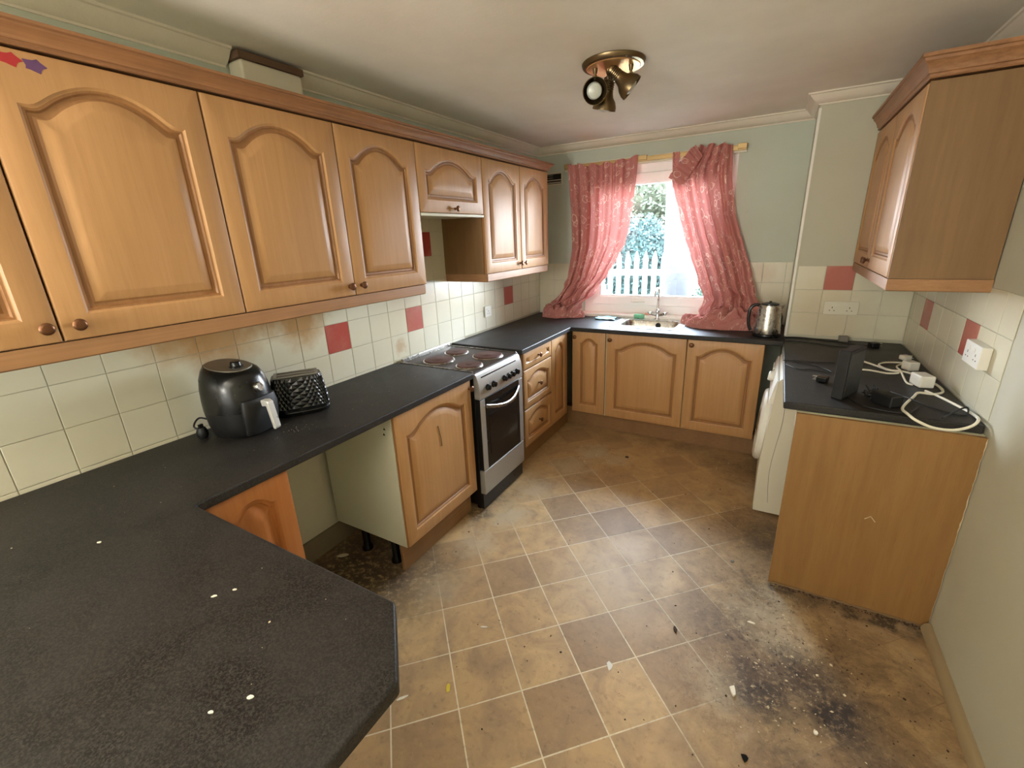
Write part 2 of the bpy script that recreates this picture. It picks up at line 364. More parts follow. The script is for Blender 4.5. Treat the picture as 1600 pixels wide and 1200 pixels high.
def smoothpath(pts, k=6):
    pts = [Vector(p) for p in pts]; out = []
    for i in range(len(pts)-1):
        p0 = pts[max(i-1, 0)]; p1 = pts[i]; p2 = pts[i+1]; p3 = pts[min(i+2, len(pts)-1)]
        for j in range(k):
            t = j/k; out.append(.5*((2*p1)+(-p0+p2)*t+(2*p0-5*p1+4*p2-p3)*t*t+(-p0+3*p1-3*p2+p3)*t**3))
    out.append(pts[-1]); return out

# ------------------------------------------------------------------ the room
YW, XR, YP, XP, H, YB = 3.99, 2.732, 3.564, 2.097, 2.362, -2.4
def room():
    fl = MB().box(-.1, XR+.1, YB-.1, YW+.1, -.1, -.0005).build('floor', 'joint')
    struct(fl, 'worn vinyl floor of diagonal tan tiles, stained black at the right', 'floor')
    # diagonal vinyl tiles clipped by the room
    T = .2399; a = R(45.065); ca, sa = math.cos(a), math.sin(a); g = .0026
    zones = [(0, 1.52, -3, .36), (.1, .50, 1.36, 3.6), (.0, .5, 1.3, 4), (.45, 3, 3.52, 5), (2.2, 2.6, 2.2, 4), (.0, .48, -3, .8)]
    def clip(poly, ax, v, keep):
        out = []
        for i in range(len(poly)):
            p, q = poly[i], poly[(i+1) % len(poly)]; ip = (p[ax]-v)*keep >= 0; iq = (q[ax]-v)*keep >= 0
            if ip: out.append(p)
            if ip != iq:
                t = (v-p[ax])/(q[ax]-p[ax]); out.append((p[0]+t*(q[0]-p[0]), p[1]+t*(q[1]-p[1])))
        return out
    proto = None
    def tmesh(poly, me=None):
        cx = sum(p[0] for p in poly)/len(poly); cy = sum(p[1] for p in poly)/len(poly)
        ins = [(cx+(p[0]-cx)*.993, cy+(p[1]-cy)*.993) for p in poly]; n = len(poly)
        vs = [(x, y, -.0012) for x, y in poly]+[(x, y, -.0003) for x, y in poly]+[(x, y, 0) for x, y in ins]
        fs = [tuple(range(2*n, 3*n))]+[(k*n+i, k*n+(i+1) % n, (k+1)*n+(i+1) % n, (k+1)*n+i) for k in (0, 1) for i in range(n)]
        return MB().add(vs, fs)
    for i in range(-22, 24):
        for j in range(-22, 24):
            ox = 1.0153+T*(i*ca+j*sa); oy = 1.0658+T*(i*sa-j*ca)
            cor = [(g, -g), (T-g, -g), (T-g, -T+g), (g, -T+g)]
            poly = [(ox+u*ca-v*sa, oy+u*sa+v*ca) for u, v in cor][::-1]
            full = True; x0 = min(p[0] for p in poly); x1 = max(p[0] for p in poly); y0 = min(p[1] for p in poly); y1 = max(p[1] for p in poly)
            if y1 < .45 or x1 < 0.02 or x0 > XR-.02 or y0 > 3.5: continue
            if any(x0 > zx0-.01 and x1 < zx1+.01 and y0 > zy0-.01 and y1 < zy1+.01 for zx0, zx1, zy0, zy1 in zones): continue
            for ax, v, k in ((0, 0.002, 1), (0, XR-.002, -1), (1, YW, -1)):
                if (ax == 0 and ((k > 0 and x0 < v) or (k < 0 and x1 > v))) or (ax == 1 and y1 > v):
                    poly = clip(poly, ax, v, k); full = False
            if len(poly) < 3: continue
            if full:
                if proto is None:
                    loc = [(p[0]-ox, p[1]-oy) for p in poly]; proto = tmesh(loc).build('tile', 'floor', fl); proto.location = (ox, oy, 0)
                else: copyobj(proto, (ox, oy, 0))
            else: tmesh(poly).build('tile', 'floor', fl)
    # walls
    struct(MB().box(-.12, 0, YB, YW+.12, 0, H).build('wall_left', 'grout'), 'left wall, pale green paint above rows of cream and red tiles', 'wall')
    wl = bpy.data.objects['wall_left']
    MB().box(0, .0015, YB, YW, 1.37, H).build('painted_plaster', 'wall', wl)
    MB().box(0, .0025, .7, 1.40, 0, .765).build('bare_plaster', 'plaster', wl)
    MB().box(.0026, .010, .7, 1.318, .385, .765).build('skim_board', 'plaster', wl, bevel=.002)
    f = lambda a, b, z: (a, z, b)
    ww = MB().cells([-.12, .45, 1.65, XR+.12], [0, .93, 2.16, H], lambda x, z: not (.45 < x < 1.65 and .93 < z < 2.16), YW, YW+.26, f).build('wall_window_side', 'wall')
    struct(ww, 'far wall in pale green paint with the curtained window', 'wall')
    wr = MB().box(XR, XR+.12, YB, YP+.05, 0, H).build('wall_right', 'wallwarm'); struct(wr, 'right wall in pale green paint, tiled beside the worktop', 'wall')
    wp = MB().box(XP, XR+.12, YP, YW, 0, H).build('wall_pier', 'wallwarm'); struct(wp, 'boxed-out wall behind the right worktop, tiled below with a double socket', 'wall')
    MB().box(XP-.004, XP+.010, YP-.004, YP+.01, .91, H-.075).build('edge_bead', 'whitegloss', wp)
    struct(MB().box(-.12, XR+.12, YB-.12, YB, 0, H).build('wall_back', 'wall'), 'wall behind the camera', 'wall')
    struct(MB().box(-.12, XR+.12, YB-.12, YW+.26, H, H+.1).build('ceiling', 'ceil'), 'cream painted ceiling', 'ceiling')
    # coving
    cz = H; prof = [(0, cz), (0, cz-.060), (.007, cz-.060), (.009, cz-.053), (.020, cz-.048), (.038, cz-.034), (.052, cz-.018), (.058, cz-.010), (.068, cz-.008), (.070, cz)]
    cv = MB().sweep([(0, 1.545), (0, YW), (XP, YW), (XP, YP), (XR, YP), (XR, YB)], prof, -1).build('trim_1', 'cove', smooth=True); struct(cv, 'moulded coving round the ceiling along the far and right walls', 'coving')
    cv = MB().sweep([(0, YB), (0, 1.246)], prof, -1).build('trim_2', 'cove', smooth=True); struct(cv, 'length of coving above the nearest wall cabinets, left of the white box', 'coving')
    bb = MB().sweep([(XR, YB), (XR, 2.095)], [(0, 0), (0, .035), (.012, .035), (.022, .028), (.03, .012), (.03, 0)], 1).build('baseboard_right', 'oakdark', smooth=True)
    bb.data.materials[0] = plain('dusty_bead', srgb(150, 132, 100), .7); struct(bb, 'dusty quarter-round bead along the foot of the right wall', 'baseboard')
    bb = MB().box(.0, .018, .82, 1.6, 0, .125).build('baseboard_left', 'grime', bevel=.004); struct(bb, 'grimy skirting board at the back of the empty appliance gap', 'baseboard')
room()
def tile_proto(pu, pv, mat, cache={}):
    k = (round(pu, 4), round(pv, 4), mat)
    if k in cache: return cache[k]
    g = .0010; u0, u1, v0, v1 = g, pu-g, g, pv-g; c = .0018
    vs = [(u, v, .001) for u, v in ((u0, v0), (u1, v0), (u1, v1), (u0, v1))] + [(u, v, .0022) for u, v in ((u0, v0), (u1, v0), (u1, v1), (u0, v1))] + [(u, v, .0032) for u, v in ((u0+c, v0+c), (u1-c, v0+c), (u1-c, v1-c), (u0+c, v1-c))]
    fs = [(8, 9, 10, 11)] + [(k2*4+i, k2*4+(i+1) % 4, (k2+1)*4+(i+1) % 4, (k2+1)*4+i) for k2 in (0, 1) for i in range(4)]
    me = bpy.data.meshes.new('wall_tile'); me.from_pydata([Vector(v) for v in vs], [], fs); me.materials.append(M[mat]); cache[k] = me; return me
def put_tile(wall, origin, U, V, u, v, pu, pv, mat):
    me = tile_proto(pu, pv, mat); o = bpy.data.objects.new('wall_tile', me); COL.objects.link(o); o.parent = bpy.data.objects[wall]
    U, V = Vector(U), Vector(V); N = U.cross(V); m = Matrix((U, V, N)).transposed().to_4x4(); j = random.uniform(-.0004, .0004)
    m.translation = Vector(origin)+U*u+V*v+N*j; o.matrix_local = m
def tiles():
    T, Y0, Z0 = .1512, 1.4941, .9223
    # left wall: local u = +y?  U x V must point into the room (+x): U=(0,1,0), V=(0,0,1) -> (1,0,0)
    for j in range(-10, 17):
        y = Y0+j*T; w = min(T, YW-.002-y)
        if w <= .01: continue
        for k in range(-4, 6):
            if k >= 3 and not (2 <= j <= 6): continue
            if k < -1: continue
            if k == -1 and y > 2.6: continue
            z = Z0+k*T; h = T
            if k == -4: z += .08; h -= .08
            if k == -4 and j == -2: continue
            mat = 'redtile' if (j, k) in ((0, 1), (4, 1), (12, 1), (5, 4), (-4, 4)) else 'tile'
            put_tile('wall_left', (0.0, y, z), (0, 1, 0), (0, 0, 1), 0, 0, w, h, mat)
    # far wall (normal -y): U=(1,0,0), V=(0,0,1) -> (0,-1,0)
    for k in range(0, 3):
        z = Z0+k*T
        for x0, w in ((.0075, .1512), (.1587, .1512), (.3099, .14)): put_tile('wall_window_side', (x0, YW, z), (1, 0, 0), (0, 0, 1), 0, 0, w, T, 'tile')
        for x0, w in ((1.652, .10), (1.752, .1512), (1.903, .1512), (2.054, .042)): put_tile('wall_window_side', (x0, YW, z), (1, 0, 0), (0, 0, 1), 0, 0, w, T, 'tile')
        for i in range(5):
            x = 2.115+.155*i-0.0; w = min(.155, XR-.004-x)
            if w < .01: continue
            mat = 'redtile' if (i, k) == (1, 2) else 'tile'
            put_tile('wall_pier', (x, YP, z), (1, 0, 0), (0, 0, 1), 0, 0, w, T, mat)
        put_tile('wall_pier', (XP+.011, YP, z), (1, 0, 0), (0, 0, 1), -.0, 0, .0155-.008, T, 'tile') if 0 else None
    # right wall (normal -x): U=(0,-1,0), V=(0,0,1) -> (-1,0,0)
    P = .1665
    for k in range(0, 3):
        z = Z0-.004+k*.1505
        for i in range(9):
            y = 3.465-P*(i-1)          # far edge of the column
            w = P
            if i == 0: y = YP-.002; w = YP-.002-3.465
            y2 = y-w
            if y2 < 2.16: w = y-2.16
            if w < .02: continue
            mat = 'redtile' if (i in (2, 6) and k == 1) else 'tile'
            put_tile('wall_right', (XR, y, z), (0, -1, 0), (0, 0, 1), 0, 0, w, .1505, mat)
tiles()
def window():
    w = empty('window_1', (1.05, YW+.06, .93)); struct(w, 'white plastic-framed window over the sink with no curtain pulled across', 'window')
    f = lambda a, b, z: (a, z, b)
    MB().cells([-.6, -.52, .52, .6], [0, .075, 1.16, 1.235], lambda x, z: abs(x) > .52 or z < .075 or z > 1.16, 0, .07, f).build('window_frame', 'upvc', w, bevel=.004)
    MB().cells([-.519, -.455, .455, .519], [.076, .15, 1.085, 1.159], lambda x, z: abs(x) > .455 or z < .15 or z > 1.085, -.014, .05, f).build('sash', 'upvc', w, bevel=.006)
    MB().cells([-.456, -.44, .44, .456], [.149, .162, 1.073, 1.086], lambda x, z: abs(x) > .44 or z < .162 or z > 1.073, -.006, .04, f).build('glazing_bead', 'upvc', w)
    MB().box(-.45, .45, .02, .026, .155, 1.08).build('pane', 'glass', w)
    h = MB().box(-.14, -.08, -.03, -.014, .10, .125); h.box(-.15, -.03, -.045, -.03, .105, .12); h.build('handle', 'white', w, bevel=.003)
    s = MB().box(.36, 1.74, YW-.075, YW+.075, .905, .934).build('trim_3', 'sill', bevel=.006, seg=3); struct(s, 'white window sill behind the sink', 'sill')
window()

# ------------------------------------------------------------------ cabinet parts
def archp(s):
    if s < .64: return 1-(s/.84)**2
    if s > .90: return 0
    u = (s-.64)/.26; return (2*u**3-3*u*u+1)*.4195+(u**3-2*u*u+u)*.26*-1.81
def door_mesh(w, h, th=.019, arch=True, fr=.062, amp=None, lip=None):
    mb = MB(); amp = (min(.068, w*.14) if amp is None else amp) if arch else 0
    NS, NTp = 3, 36
    def loop(m, x0, x1, z0, z1, a, y):
        pts = []
        for i in range(NS): pts.append((x0+m, y, z1-a-m+(z0+m-(z1-a-m))*i/NS))      # left side, top to bottom
        for i in range(NTp): pts.append((x0+m+(x1-x0-2*m)*i/NTp, y, z0+m))           # bottom
        for i in range(NS): pts.append((x1-m, y, z0+m+(z1-a-m-z0-m)*i/NS))           # right, up
        for i in range(NTp):                                                            # top, right to left
            x = x1-m-(x1-x0-2*m)*i/NTp; s_ = abs((x-(x0+x1)/2)/((x1-x0)/2-m))
            p = archp(s_)
            pts.append((x, y, z1-a-m+a*p))
        return pts
    X0, X1, Z0, Z1 = 0, w, 0, h
    c = .005
    rings = [loop(0, X0, X1, Z0, Z1, 0, th), loop(0, X0, X1, Z0, Z1, 0, c), loop(c*.4, X0, X1, Z0, Z1, 0, c*.3), loop(c, X0, X1, Z0, Z1, 0, 0)]
    fx0, fx1, fz0, fz1 = fr, w-fr, fr*1.05, h-fr*(.8 if arch else 1.0)
    for m, y in ((0, 0), (.004, .0035), (.007, .0055), (.012, .006), (.016, .0125), (.024, .0128), (.030, .0095), (.052, .002), (.057, .0008)):
        rings.append(loop(m, fx0, fx1, fz0, fz1, amp, y))
    n = len(rings[0])
    for r in rings: mb.v += r
    for k in range(len(rings)-1):
        for i in range(n): mb.f.append((k*n+i, k*n+(i+1) % n, (k+1)*n+(i+1) % n, (k+1)*n+i)); mb.mi.append(1 if k in (0, 6, 7, 8, 9) else 0)
    mb.f.append(tuple(range(n-1, -1, -1))); mb.f.append(tuple((len(rings)-1)*n+i for i in range(n)))
    mb.mi += [1, 0]; return mb
KN = {}
def knob(parent, x, z, drop=0):
    m = Matrix.Translation((x, 0, z)) @ Matrix.Rotation(R(90), 4, 'X')
    if 'k' not in KN:
        mb = MB(); rot = Matrix.Rotation(R(90), 4, 'X')
        mb.lathe([(.0001, 0), (.0085, 0), (.009, .002), (.005, .004), (.0045, .012), (.009, .016), (.0155, .019), (.0165, .024), (.013, .028), (.009, .0292)], 14, rot, 0)
        mb.lathe([(.009, .0290), (.007, .0275), (.0001, .0272)], 14, rot, 1)
        o = mb.build('knob', ['knob', 'knobdark'], parent, smooth=True); KN['k'] = o
    else: o = copyobj(KN['k'], None, parent)
    o.location = (x, 0, z); return o
def unit(name, label, cat, origin, rz, w, depth, z0, z1, doors, mat='oakdoor', group=None, sides=('melamine', 'melamine'), shelf=True, drawers=(), visor=False):
    """origin: left front corner on the door face, at floor level; doors: (x0, x1, z0, z1, knob_x or None, knob_z)"""
    e = empty(name, (origin[0], origin[1], z0), rz); tag(e, label, cat, group)
    t = .018; h = z1-z0; c = MB(); c.box(t, w-t, .021, depth, 0, t).box(t, w-t, .021, depth, h-t, h).box(t, w-t, depth-.01, depth, t, h-t)
    if shelf and h > .5: c.box(t, w-t, .04, depth-.01, h*.5, h*.5+t)
    c.build('carcass', 'melamine', e)
    MB().box(0, t, .021, depth, 0, h).build('side_panel', sides[0], e); MB().box(w-t, w, .021, depth, 0, h).build('side_panel', sides[1], e)
    out = []
    for (x0, x1, a, b, kx, kz) in doors:
        g = .0022; d = door_mesh(x1-x0-2*g, b-a-2*g).build('door', [mat, 'oakorange' if mat == 'oakorange' else 'oakgroove'], e, smooth=True, angle=28); d.location = (x0+g, 0, a-z0+g)
        if kx is not None: knob(d, kx-x0, kz-a)
        out.append(d)
    for (x0, x1, a, b) in drawers:
        hh = b-a; g = .0022; d = door_mesh(x1-x0-2*g, hh-2*g, fr=.045 if hh > .2 else .036, amp=.04 if hh > .2 else .012).build('drawer', [mat, 'oakgroove'], e, smooth=True, angle=28); d.location = (x0+g, 0, a-z0+g)
        knob(d, (x1-x0)/2, hh/2)
    return e, out

# ------------------------------------------------------------------ wall cabinets, left
def wall_cabinets():
    XD = .345; zb, zt = 1.3985, 2.0992; dp = XD; kz = 1.440
    # rz=90: local x -> world +y, local y -> world -x
    yu = [-.08, .4232, .9246, 1.4355, 1.9292, 2.5337, 3.0155, 3.4781]
    kz = 1.44
    e, ds = unit('wall_cabinet', 'nearest oak wall cabinet, its door carrying red and purple stickers', 'cabinet', (XD, yu[0]), 90, yu[2]-yu[0], dp-.002, zb, zt, [(0, yu[1]-yu[0], zb, zt, yu[1]-yu[0]-.033, kz), (yu[1]-yu[0], yu[2]-yu[0], zb, zt, yu[1]-yu[0]+.034, kz)], 'oakdoor', 'oak wall cabinets on the left wall')
    d = ds[1]
    for nm, m, cx, cz in (('red_sticker', 'redstick', .075, .672), ('purple_sticker', 'purplestick', .118, .668)):
        mb = MB(); n = 15; pts = []
        for k in range(n):
            a = 2*math.pi*k/n; r = .017*(1+.22*math.cos(5*a)+.08*math.sin(3*a)); pts.append((cx+r*1.15*math.cos(a), cz+r*.8*math.sin(a)))
        mb.prism(pts, -.0008, 0.0002, f=lambda a, b, z: (a, z, b)); s = mb.build(nm, m, d); s['label'] = nm.replace('_', ' ')+' shaped like a flower'
    unit('wall_cabinet', 'second oak wall cabinet from the camera, above the toaster', 'cabinet', (XD, yu[2]), 90, yu[4]-yu[2], dp-.002, zb, zt, [(0, yu[3]-yu[2], zb, zt, yu[3]-yu[2]-.035, kz), (yu[3]-yu[2], yu[4]-yu[2], zb, zt, yu[3]-yu[2]+.033, kz)], 'oakdoor', 'oak wall cabinets on the left wall', ('oakpanelshade', 'oakpanelshade'))
    w = yu[5]-yu[4]
    e, ds = unit('bridging_cabinet', 'short oak wall cabinet with one flap door above the cooker', 'cabinet', (XD, yu[4]), 90, w, dp-.002, 1.765, zt, [(0, w, 1.765, zt, w/2, 1.79)], 'oakdoor', 'oak wall cabinets on the left wall')
    MB().box(.002, w-.002, .0, .05, -.014, -.001).box(.002, w-.002, .05, .30, -.01, -.001).build('underside_lip', 'melamine', e)
    unit('wall_cabinet', 'farthest oak wall cabinet, two narrow doors beside the window wall', 'cabinet', (XD, yu[5]), 90, yu[7]-yu[5], dp-.002, zb, zt, [(0, yu[6]-yu[5], zb, zt, yu[6]-yu[5]-.03, kz), (yu[6]-yu[5], yu[7]-yu[5], zb, zt, yu[6]-yu[5]+.03, kz)], 'oakdoor', 'oak wall cabinets on the left wall', ('oakpanelshade', 'oakpanelshade'))
    # cornice and light pelmets
    pr = [(-.04, 2.0995), (-.04, 2.105), (-.0, 2.105), (.004, 2.108), (.004, 2.114), (.009, 2.116), (.011, 2.123), (.019, 2.134), (.029, 2.141), (.031, 2.147), (.038, 2.149), (.038, 2.157), (-.04, 2.157)]
    c = MB().sweep([(.345, -.08), (.345, 3.480), (.002, 3.480)], pr, -1).build('cornice', 'oakdark', smooth=True, angle=25); tag(c, 'long moulded wood cornice along the top of the left wall cabinets', 'cornice')
    pl = [(-.03, 1.398), (-.03, 1.350), (-.024, 1.348), (-.006, 1.348), (-.001, 1.352), (0, 1.36), (0, 1.398)]
    c = MB().sweep([(.342, -.08), (.342, 1.915), (.325, 1.927), (.003, 1.927)], pl, -1).build('pelmet', 'oakpelmet', smooth=True, angle=25); tag(c, 'wood pelmet under the two nearest wall cabinets on the left', 'pelmet')
    c = MB().sweep([(.003, 2.536), (.325, 2.536), (.342, 2.548), (.342, 3.462), (.325, 3.476), (.003, 3.476)], pl, -1).build('pelmet', 'oakpelmet', smooth=True, angle=25); tag(c, 'wood pelmet under the farthest left wall cabinet, near the window', 'pelmet')
    # right wall cabinet (rz=-90: local x -> world -y)
    XU = 2.400; y1 = YP-.004; y0 = 2.4726; w = y1-y0
    e, ds = unit('wall_cabinet', 'oak wall cabinet on the right wall, plain side panel facing the room', 'cabinet', (XU, y1), -90, w, XR-XU-.003, zb, 2.118, [(0, w/2, zb, 2.118, w/2-.03, kz), (w/2, w, zb, 2.118, w/2+.03, kz)], 'oakdoor', None, ('melamine', 'oakpanelshade'))
    c = MB().box(XU+.004, XR-.004, y0-.012, y0-.0005, 1.3985, 2.118).build('end_panel', 'oakpanelshade', None, bevel=.0015); c.parent = e; c.matrix_parent_inverse = Matrix.Translation((XU, y1, zb)).inverted() if 0 else (Matrix.Translation((XU, y1, zb)) @ Matrix.Rotation(R(-90), 4, 'Z')).inverted()
    pr2 = [(o, z+.018) for o, z in pr]; pr2 = [(o*1.05, 2.1185+(z-2.1175)*1.5) for o, z in pr2]
    c = MB().sweep([(XR-.003, y0-.012), (XU, y0-.012), (XU, y1)], pr2, 1).build('cornice', 'oakdark', smooth=True, angle=25); tag(c, 'wood cornice mitred round the top of the right wall cabinet', 'cornice')
    c = MB().sweep([(XR-.003, y0-.013), (XU+.003, y0-.013), (XU+.003, y1)], [(o, z-.0003) for o, z in pl], 1).build('pelmet', 'oakpelmet', smooth=True, angle=25); tag(c, 'wood pelmet round the bottom of the right wall cabinet', 'pelmet')
wall_cabinets()
# ------------------------------------------------------------------ base cabinets
def base_cabinets():
    X = .5775; zb, zt = .1686, .876
    G = 'oak base cabinets'
    unit('base_cabinet', 'orange-toned base cabinet in the corner under the peninsula worktop', 'cabinet', (X, .53), 90, .285, .55, .02, zt, [(0, .285, .16, zt, None, 0)], 'oakorange', G, ('melamine', 'melamine'))
    e, ds = unit('base_cabinet', 'oak base cabinet left of the cooker with a scratched door', 'cabinet', (X, 1.3384), 90, 1.9446-1.3384, .53, zb-.004, zt, [(0, .6062, zb, zt, .585, .826)], 'oakdoor', G)
    d = ds[0]
    sc = MB().tube(smoothpath([(.292, -.0012, .545), (.302, -.0012, .50), (.309, -.0012, .46), (.31, -.0012, .425)], 4), .0016, 5).build('scratch', 'dark', d)
    for (px, pz) in ((.046, .640), (.052, .612)):
        MB().prism([(px-.008, pz-.005), (px+.008, pz-.005), (px, pz+.007)], -.001, .0005, f=lambda a, b, z: (z, a+.021, b)).build('fixing_hole', 'dark', e)
    for (lx, ly) in ((.05, .38), (.05, .16), (.55, .38), (.55, .16)):
        m = Matrix.Translation((lx, ly, -.164)); MB().lathe([(.03, 0), (.03, .012), (.02, .03), (.02, .13), (.032, .14), (.032, .1635)], 16, m).build('foot', 'black', e, smooth=True)
    p = MB().box(.498, .514, 1.345, 1.95, .001, .160).build('plinth', 'plinth', bevel=.001); tag(p, 'wood kickboard under the base cabinet left of the cooker', 'plinth')
    # drawers
    e, _ = unit('drawer_cabinet', 'oak three-drawer base unit right of the cooker', 'cabinet', (X, 2.5694), 90, .4478, .53, zb-.004, zt, [], 'oakdoor', G, ('oakpanelshade', 'melamine'), False, [(0, .4478, .752, zt), (0, .4478, .458, .749), (0, .4478, zb, .455)])
    e, _ = unit('base_cabinet', 'narrow oak corner base cabinet between the drawers and the sink run', 'cabinet', (X, 3.0172), 90, .345, .53, zb-.004, zt, [(0, .31, zb, zt, None, 0)], 'oakdoor', G)
    p = MB().sweep([(.505, 2.565), (.505, 3.505), (2.0, 3.505)], [(0, .001), (0, .162), (.016, .162), (.016, .001)], 1).build('plinth', 'plinth', bevel=.001); tag(p, 'wood kickboard round the drawers and sink cabinets', 'plinth')
    Y = 3.389
    unit('base_cabinet', 'narrow oak base cabinet left of the sink cabinet', 'cabinet', (.592, Y), 0, .8862-.592, .58, zb-.004, zt, [(.0, .8862-.592-.006, zb, zt, .028, .828)], 'oakdoor', G)
    unit('base_cabinet', 'oak cabinet with a wide door directly under the sink', 'cabinet', (.8862, Y), 0, .6075, .58, zb-.004, zt-.16, [(0, .6075, zb, zt, .03, .825)], 'oakdoor', G, shelf=False)
    unit('base_cabinet', 'oak base cabinet at the right end of the sink run', 'cabinet', (1.4937, Y), 0, .498, .58, zb-.004, zt, [(0, .498, zb, zt, .03, .833)], 'oakdoor', G, ('melamine', 'oakpanelshade'))
    # peninsula carcass (its panels face away under the worktop)
    e = empty('peninsula_cabinet', (.6, -.25, 0)); tag(e, 'oak panelled cabinet carrying the dark peninsula worktop', 'cabinet')
    MB().box(0, .6, .1, .6, .02, .876).build('carcass', 'oakpanelshade', e)
    MB().box(-.58, -.04, -.2, .76, .02, .876).build('corner_carcass', 'melamine', e)
base_cabinets()
# ------------------------------------------------------------------ worktops
def worktops():
    z0, z1 = .8765, .91
    P = [(.003, -.45), (1.5178, -.45), (1.5178, .3824), (1.3851, .5139), (.591, .5139), (.591, 1.965), (.003, 1.965)]
    w = MB().prism(P, z0, z1).build('worktop', 'worktop', bevel=.007, seg=3); tag(w, 'dark slate-effect worktop with the peninsula and chamfered corner in the foreground', 'worktop')
    xs = [.003, .591, .905, 1.385, 2.094]; ys = [2.531, 3.364, 3.535, 3.865, YW-.008]
    w = MB().cells(xs, ys, lambda x, y: (x < .591 or y > 3.364) and not (.905 < x < 1.385 and 3.535 < y < 3.865), z0, z1).build('worktop', 'worktop', bevel=.006, seg=3)
    tag(w, 'dark worktop round the far corner carrying the sink', 'worktop')
    w = MB().box(2.091, XR-.007, 2.147, YP-.007, .872, .905).build('worktop', 'worktop', bevel=.006, seg=3); tag(w, 'dark worktop over the washing machine, littered with cables', 'worktop')
    e = empty('end_panel', (2.1424, 2.112, 0)); tag(e, 'scuffed wood end panel below the right worktop, facing the camera', 'panel')
    MB().box(0, XR-2.1424-.004, 0, .018, .0, .8715).build('board', 'oakend', e, bevel=.001)
    MB().box(0.0, XR-2.1424-.004, .018, .05, .80, .8715).build('fixing_rail', 'melamine', e)
    # cracked sealant where board meets the wall
    mb = MB(); pts = []; rs = []
    for k in range(60):
        z = .02+.85*k/59; pts.append((XR-2.1424-.004+random.uniform(-.002, .001), -.002, z)); rs.append(max(.0008, .004*abs(mnoise.noise(Vector((0, 0, z*9))))*2.0))
    mb.tube(pts, rs, 6); mb.build('sealant', 'crumb', e, smooth=True)
    mb = MB().tube([(.30, -.001, .445), (.318, -.0015, .462), (.336, -.001, .440)], .0016, 5); mb.build('scratch', 'crumb', e)
    # rough caulk at foot
    mb = MB(); pts = []; rs = []
    for k in range(60):
        x = .0+.575*k/59; pts.append((x, -.004+random.uniform(-.003, .003), .003)); rs.append(.004+.006*abs(mnoise.noise(Vector((x*12, 3, 0)))))
    mb.tube(pts, rs, 6); mb.build('foot_sealant', plain('dirty_sealant', srgb(120, 96, 66), .9), e, smooth=True)
worktops()

# ------------------------------------------------------------------ cooker
def cooker():
    e = empty('cooker', (.6, 1.985, 0), 90); tag(e, 'freestanding silver and black electric cooker with four brown rings', 'cooker')
    W = .505
    MB().box(0, W, .03, .585, .03, .893).build('body', 'blackenamel', e, bevel=.003)
    MB().box(-.0, W, .012, .04, .012, .115).build('kick_panel', 'blackenamel', e, bevel=.002)
    for x in (.03, W-.03):
        for y in (.06, .54): MB().lathe([(.02, 0), (.02, .03)], 12, Matrix.Translation((x, y, 0))).build('foot', 'black', e)
    t = MB().box(0, W, .02, .585, .893, .903); t.build('hob_plate', 'hob', e, bevel=.004)
    MB().box(.01, W-.01, .565, .583, .903, .925).box(0, .006, .03, .585, .9025, .908).box(W-.006, W, .03, .585, .9025, .908).build('hob_rim', 'steel', e, bevel=.002)
    for (x, y, r) in ((.14, .385, .092), (.345, .40, .073), (.115, .135, .075), (.35, .155, .092)):
        m = Matrix.Translation((x, y, .903))
        ring = MB().lathe([(.0, .012), (r*.25, .012), (r*.28, .0105), (r*.9, .0125), (r*.96, .012), (r, .008), (r, .0)], 32, m); o = ring.build('hotplate', 'ring', e, smooth=True)
        MB().lathe([(r+.001, 0), (r+.001, .006), (r+.006, .0065), (r+.009, .003), (r+.009, 0)], 32, m).build('ring_rim', 'steel', o, smooth=True)
    # control panel, sloped back at top
    prof = [(.03, .742), (-.008, .742), (-.010, .76), (-.004, .84), (.012, .885), (.03, .903)]
    MB().prism(prof, 0, W, f=lambda a, b, z: (z, a, b)).build('control_panel', 'silver', e, smooth=True, angle=20)
    MB().box(.04, W-.06, .003, .012, .862, .869).build('vent_slot', 'black', e)
    rot = Matrix.Rotation(R(90), 4, 'X')
    for i, x in enumerate((.085, .15, .275, .325, .375, .43)):
        m = Matrix.Translation((x, -.007, .797)) @ Matrix.Rotation(R(3), 4, 'X') @ rot
        k = MB().lathe([(.021, 0), (.021, .004), (.017, .006), (.016, .02), (.013, .022), (0, .022)], 18, m); k.build('control_knob', 'black', e, smooth=True)
    # oven door
    d = MB().box(.002, W-.002, -.004, .03, .281, .736).build('oven_door', 'blackenamel', e, bevel=.003)
    for sx in (.002, W-.048): MB().box(sx, sx+.046, -.008, -.003, .283, .734).build('door_stile', 'silver', d, bevel=.001)
    MB().box(.05, W-.05, -.007, -.003, .283, .734).build('black_glass', 'black', d)
    MB().box(.085, W-.085, -.0085, -.006, .36, .62).build('oven_window', 'ovenglass', d)
    pts = [(.055+(W-.11)*k/20, -.012-.038*math.sin(math.pi*k/20), .675-.035*math.sin(math.pi*k/20)+.012) for k in range(21)]
    mb = MB(); vs = []
    for (x, y, z) in pts:
        for dz, dy in ((-.012, 0), (-.008, -.006), (.008, -.006), (.012, 0), (.008, .004), (-.008, .004)): vs.append((x, y+dy, z+dz))
    fs = [(i*6+k, i*6+(k+1) % 6, (i+1)*6+(k+1) % 6, (i+1)*6+k) for i in range(20) for k in range(6)]+[tuple(range(5, -1, -1)), tuple(120+k for k in range(6))]
    mb.add(vs, fs); mb.build('handle', 'steel', d, smooth=True, angle=50)
    MB().box(.002, W-.002, -.006, .03, .118, .276).build('storage_drawer', 'silver', e, bevel=.003)
cooker()
